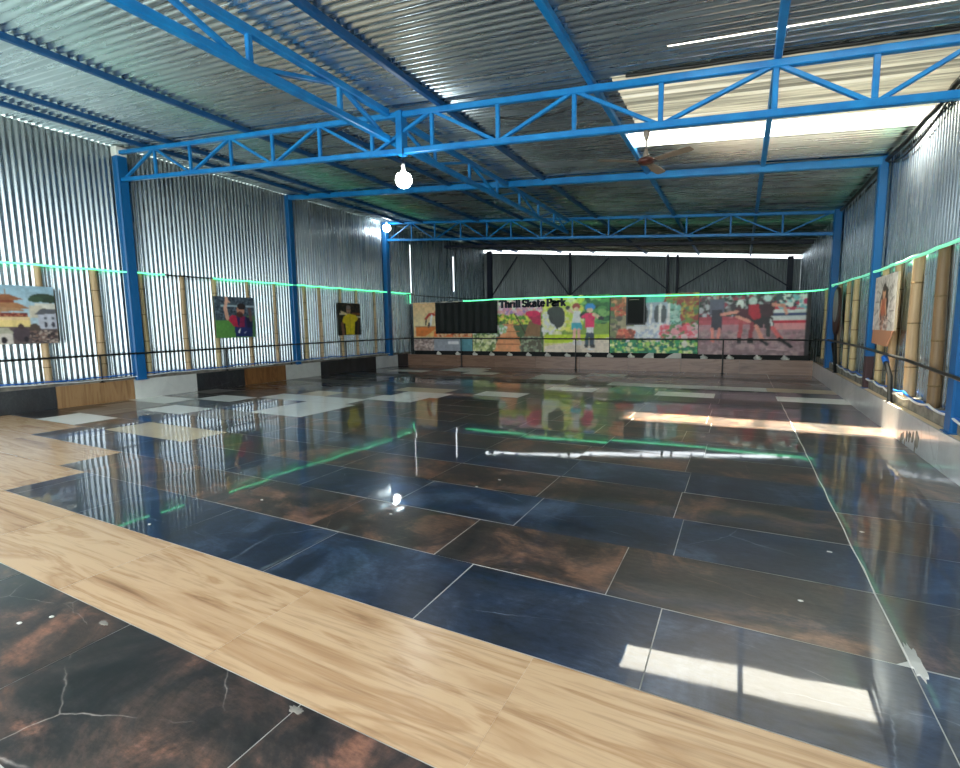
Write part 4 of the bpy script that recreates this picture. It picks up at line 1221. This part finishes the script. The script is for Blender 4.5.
for lo, hi in (((-3.50, 17.488, 1.56), (-3.46, 17.50, 2.52)), ((-2.92, 17.488, 1.56), (-2.88, 17.50, 2.52)), ((-3.46, 17.488, 2.48), (-2.92, 17.50, 2.52)), ((-3.46, 17.488, 1.56), (-2.92, 17.50, 1.60))):
    a.box(lo, hi)
obj('rim', a, M['rope_off'], t)
a = MB()
a.box((-3.40, 17.492, 2.40), (-3.08, 17.50, 2.425))
obj('label_strip', a, M['blade'], t)
tag(t, 'upright black panel with a thin pale strip hanging over the waterfall banner', 'panel')

TX = [-11.16, -10.24, -9.45, -8.69, -7.92, -7.13, -6.37, -5.60, -4.83, -4.05, -3.33, -1.04, -0.29, 0.48, 1.21]
for k, x_ in enumerate(TX):
    t = empty('plaster_lump', (x_, 17.56, KB - 0.01))
    a = MB()
    a.lump((x_, 17.57, KB + 0.045), 0.085, k + 5, (1.2, 0.5, 0.8))
    a.lump((x_ + 0.07, 17.58, KB + 0.03), 0.06, k + 50, (1.1, 0.5, 0.8))
    a.lump((x_ - 0.01, 17.57, KB + 0.10), 0.045, k + 90, (0.9, 0.5, 1.1))
    o = obj('lump', a, M['plaster'], t)
    tag(t, 'white lump of plaster on the far kerb under the banners, %s from the left' % ORD[k], 'plaster lump', 'plaster lumps on the far kerb')
for x_, sx_, lab in ((-2.74, 0.36, 'pale broken tile leaning on the far kerb, smaller of two'), (-1.95, 0.52, 'pale broken tile leaning on the far kerb, larger of two')):
    a = MB()
    b = [(x_ - sx_ / 2, 17.50, KB - 0.006), (x_ + sx_ / 2, 17.50, KB - 0.006), (x_ + sx_ / 2 - 0.02, 17.58, KB + 0.17), (x_ + sx_ * 0.02, 17.58, KB + 0.17), (x_ - sx_ * 0.25, 17.55, KB + 0.10)]
    n = len(b)
    a.add(b + [(p[0], p[1] + 0.015, p[2]) for p in b], [tuple(range(n)), tuple(reversed(range(n, 2 * n)))] + [(i, i + n, (i + 1) % n + n, (i + 1) % n) for i in range(n)])
    tag(obj('tile_fragment', a, M['plaster']), lab, 'broken tile', 'broken tiles on the far kerb')

# cracked wall picture on the right
y0_, y1_, zb_ = 9.28, 10.62, 1.44
P = Pic(1.34, 0.86, 0.016)
P.rect(0, 0, 1, 1, (206, 204, 200)); P.specks(0, 0, 1, 1, [(186, 182, 178), (220, 218, 214), (170, 164, 160)], 120, 0.05)
r_ = random.Random(4)
pts_ = [(0.5 + (0.15 + 0.08 * r_.random()) * math.cos(q), 0.44 + (0.36 + 0.08 * r_.random()) * math.sin(q)) for q in np.linspace(0, 2 * math.pi, 26)[:-1]]
P.poly(pts_, (36, 26, 28))
for q in np.linspace(0.2, 6.0, 14):
    P.line((0.5 + 0.26 * math.cos(q), 0.44 + 0.36 * math.sin(q)), (0.5 + 0.44 * math.cos(q + 0.1), 0.44 + 0.52 * math.sin(q + 0.1)), 0.018, (60, 50, 50))
P.line((0.46, 0.0), (0.47, 0.34), 0.17, (196, 140, 110)); P.poly([(0.34, 0.56), (0.60, 0.58), (0.56, 0.28), (0.40, 0.26)], (176, 96, 66)); P.line((0.54, 0.55), (0.60, 0.30), 0.09, (206, 156, 124)); P.ell(0.46, 0.69, 0.075, 0.12, (206, 156, 124)); P.ell(0.47, 0.77, 0.08, 0.07, (60, 36, 30)); P.line((0.36, 0.54), (0.32, 0.26), 0.08, (206, 156, 124)); P.ell(0.60, 0.14, 0.06, 0.08, (226, 214, 206)); P.specks(0.3, 0.0, 0.7, 0.25, [(150, 120, 110), (226, 206, 196), (90, 60, 56)], 40, 0.04)
t = picture('wall_picture', 'pale picture of a figure bursting through a cracked wall, on the right bamboo', 'picture', (1.985, y1_, zb_), (0, -1, 0), y1_ - y0_, 0.86, 0.03, P, M['ledge'], nrm=(-1, 0, 0))
a = MB()
b = [(1.985, 10.58, zb_), (1.985, 9.36, zb_), (1.965, 9.56, zb_ - 0.24), (1.965, 10.52, zb_ - 0.22)]
n = 4
a.add(b + [(p[0] + 0.02, p[1], p[2]) for p in b], [(0, 1, 2, 3), (7, 6, 5, 4)] + [(i, i + n, (i + 1) % n + n, (i + 1) % n) for i in range(n)])
M['clay'] = mat('orange clay coloured board', srgb(176, 128, 100), 0.6)
o = obj('lower_board', a, M['clay'], t)
o['label'] = 'orange board flap below the picture'

# narrow oval board by the far right column
M['oval_edge'] = mat('brown board edge', srgb(60, 34, 26), 0.6)
M['oval_face'] = mat('pale grey board face', srgb(150, 156, 154), 0.5)
def oval(x, yc, zc, ry, rz, th, m):
    a = MB()
    n = 28
    ring = [(yc + ry * math.cos(2 * math.pi * k / n), zc + rz * math.sin(2 * math.pi * k / n) * (1.0 if math.sin(2 * math.pi * k / n) > 0 else 1.15)) for k in range(n)]
    a.add([(x, y_, z_) for y_, z_ in ring] + [(x + th, y_, z_) for y_, z_ in ring], [tuple(range(n)), tuple(reversed(range(n, 2 * n)))] + [(k, k + n, (k + 1) % n + n, (k + 1) % n) for k in range(n)])
    return a
t = empty('oval_board', (1.97, 14.35, 1.2))
obj('edge_board', oval(1.965, 14.35, 1.86, 0.42, 0.52, 0.05, None), M['oval_edge'], t)
obj('face_board', oval(1.958, 14.42, 1.98, 0.32, 0.36, 0.008, None), M['oval_face'], t)
a = MB()
a.tube([(1.98, 14.3, 1.32), (1.985, 14.2, 1.0), (1.98, 13.95, 0.6)], 0.03, 8)
obj('strap', a, M['black'], t)
tag(t, 'narrow oval board with brown edge on the bamboo near the far right column', 'board')

# damage on the right kerb, plaster flecks and smears on the floor
rnd = random.Random(12)
a = MB()
for k in range(16):
    y_ = 7.55 + 0.75 * rnd.random()
    z_ = 0.03 + 0.17 * rnd.random()
    a.lump((XR - 0.001, y_, z_), 0.022 + 0.03 * rnd.random(), k, (0.16, 0.8, 1.7))
tag(obj('plaster_patch', a, M['concrete']), 'rough grey chipped patch low on the right kerb face', 'plaster patch')
FL = [(-4.3, 2.23), (-3.94, 3.04), (-2.28, 4.24), (-2.17, 4.54), (-2.61, 3.28), (0.37, 3.23), (0.88, 4.54), (0.61, 4.04), (-3.48, 1.09), (-3.39, 1.2), (0.63, 7.4)]
FW = ['navy tile near the oak band at left', 'dark tiles beyond the oak corner', 'brown row right of the bulb reflection', 'far joint right of the bulb reflection', 'tile joint beside the bulb reflection', 'brown row on the right side',
      'dark tiles far right near the kerb reflection', 'joint on the right side', 'dark apron below the oak band, nearer one', 'dark apron just below the oak band', 'crack below the right white tile']
for (x_, y_), wh in zip(FL, FW):
    a = MB()
    a.lump((x_, y_, 0.002), 0.011, int(x_ * 10 + y_ * 100), (1.5, 1.0, 0.22))
    tag(obj('plaster_fleck', a, M['plaster']), 'small white plaster fleck on the ' + wh, 'plaster fleck', 'white flecks on the floor')
for (x_, y_, s_, lab) in ((-3.05, 1.30, 0.055, 'white plaster smear at the oak edge, lower left of the picture'), (-1.60, 1.33, 0.06, 'grey plaster lump where the apron joint meets the oak band'), (0.79, 2.86, 0.142, 'ragged white plaster smear on the long joint at lower right')):
    a = MB()
    n = 30
    rim = []
    for k in range(n):
        q = 2 * math.pi * k / n
        rr = s_ * (0.45 + 0.30 * rnd.random())
        rim.append((x_ + rr * math.cos(q) * (1.0 if s_ < 0.14 else 0.30), y_ + rr * math.sin(q) * (0.4 if s_ < 0.14 else 1.5)))
    a.add([(p[0], p[1], 0.004) for p in rim] + [(p[0] + (p[0] - x_) * 0.06, p[1] + (p[1] - y_) * 0.06, -0.003) for p in rim],
          [tuple(range(n))] + [(k, k + n, (k + 1) % n + n, (k + 1) % n) for k in range(n)])
    tag(obj('plaster_smear', a, M['concrete'] if s_ < 0.14 else M['grout']), lab, 'plaster smear', 'plaster smears on the floor')
a = MB()
py = [11.2 - 0.35 * k for k in range(26)]
a.tube([(0.765 + 0.006 * math.sin(7 * y_) , y_, 0.0015) for y_ in py if y_ > 2.75], 0.0042, 6)
o = obj('grout_line', a, M['plaster'])
tag(o, 'long rough white grout line running lengthwise on the right of the floor', 'grout line')
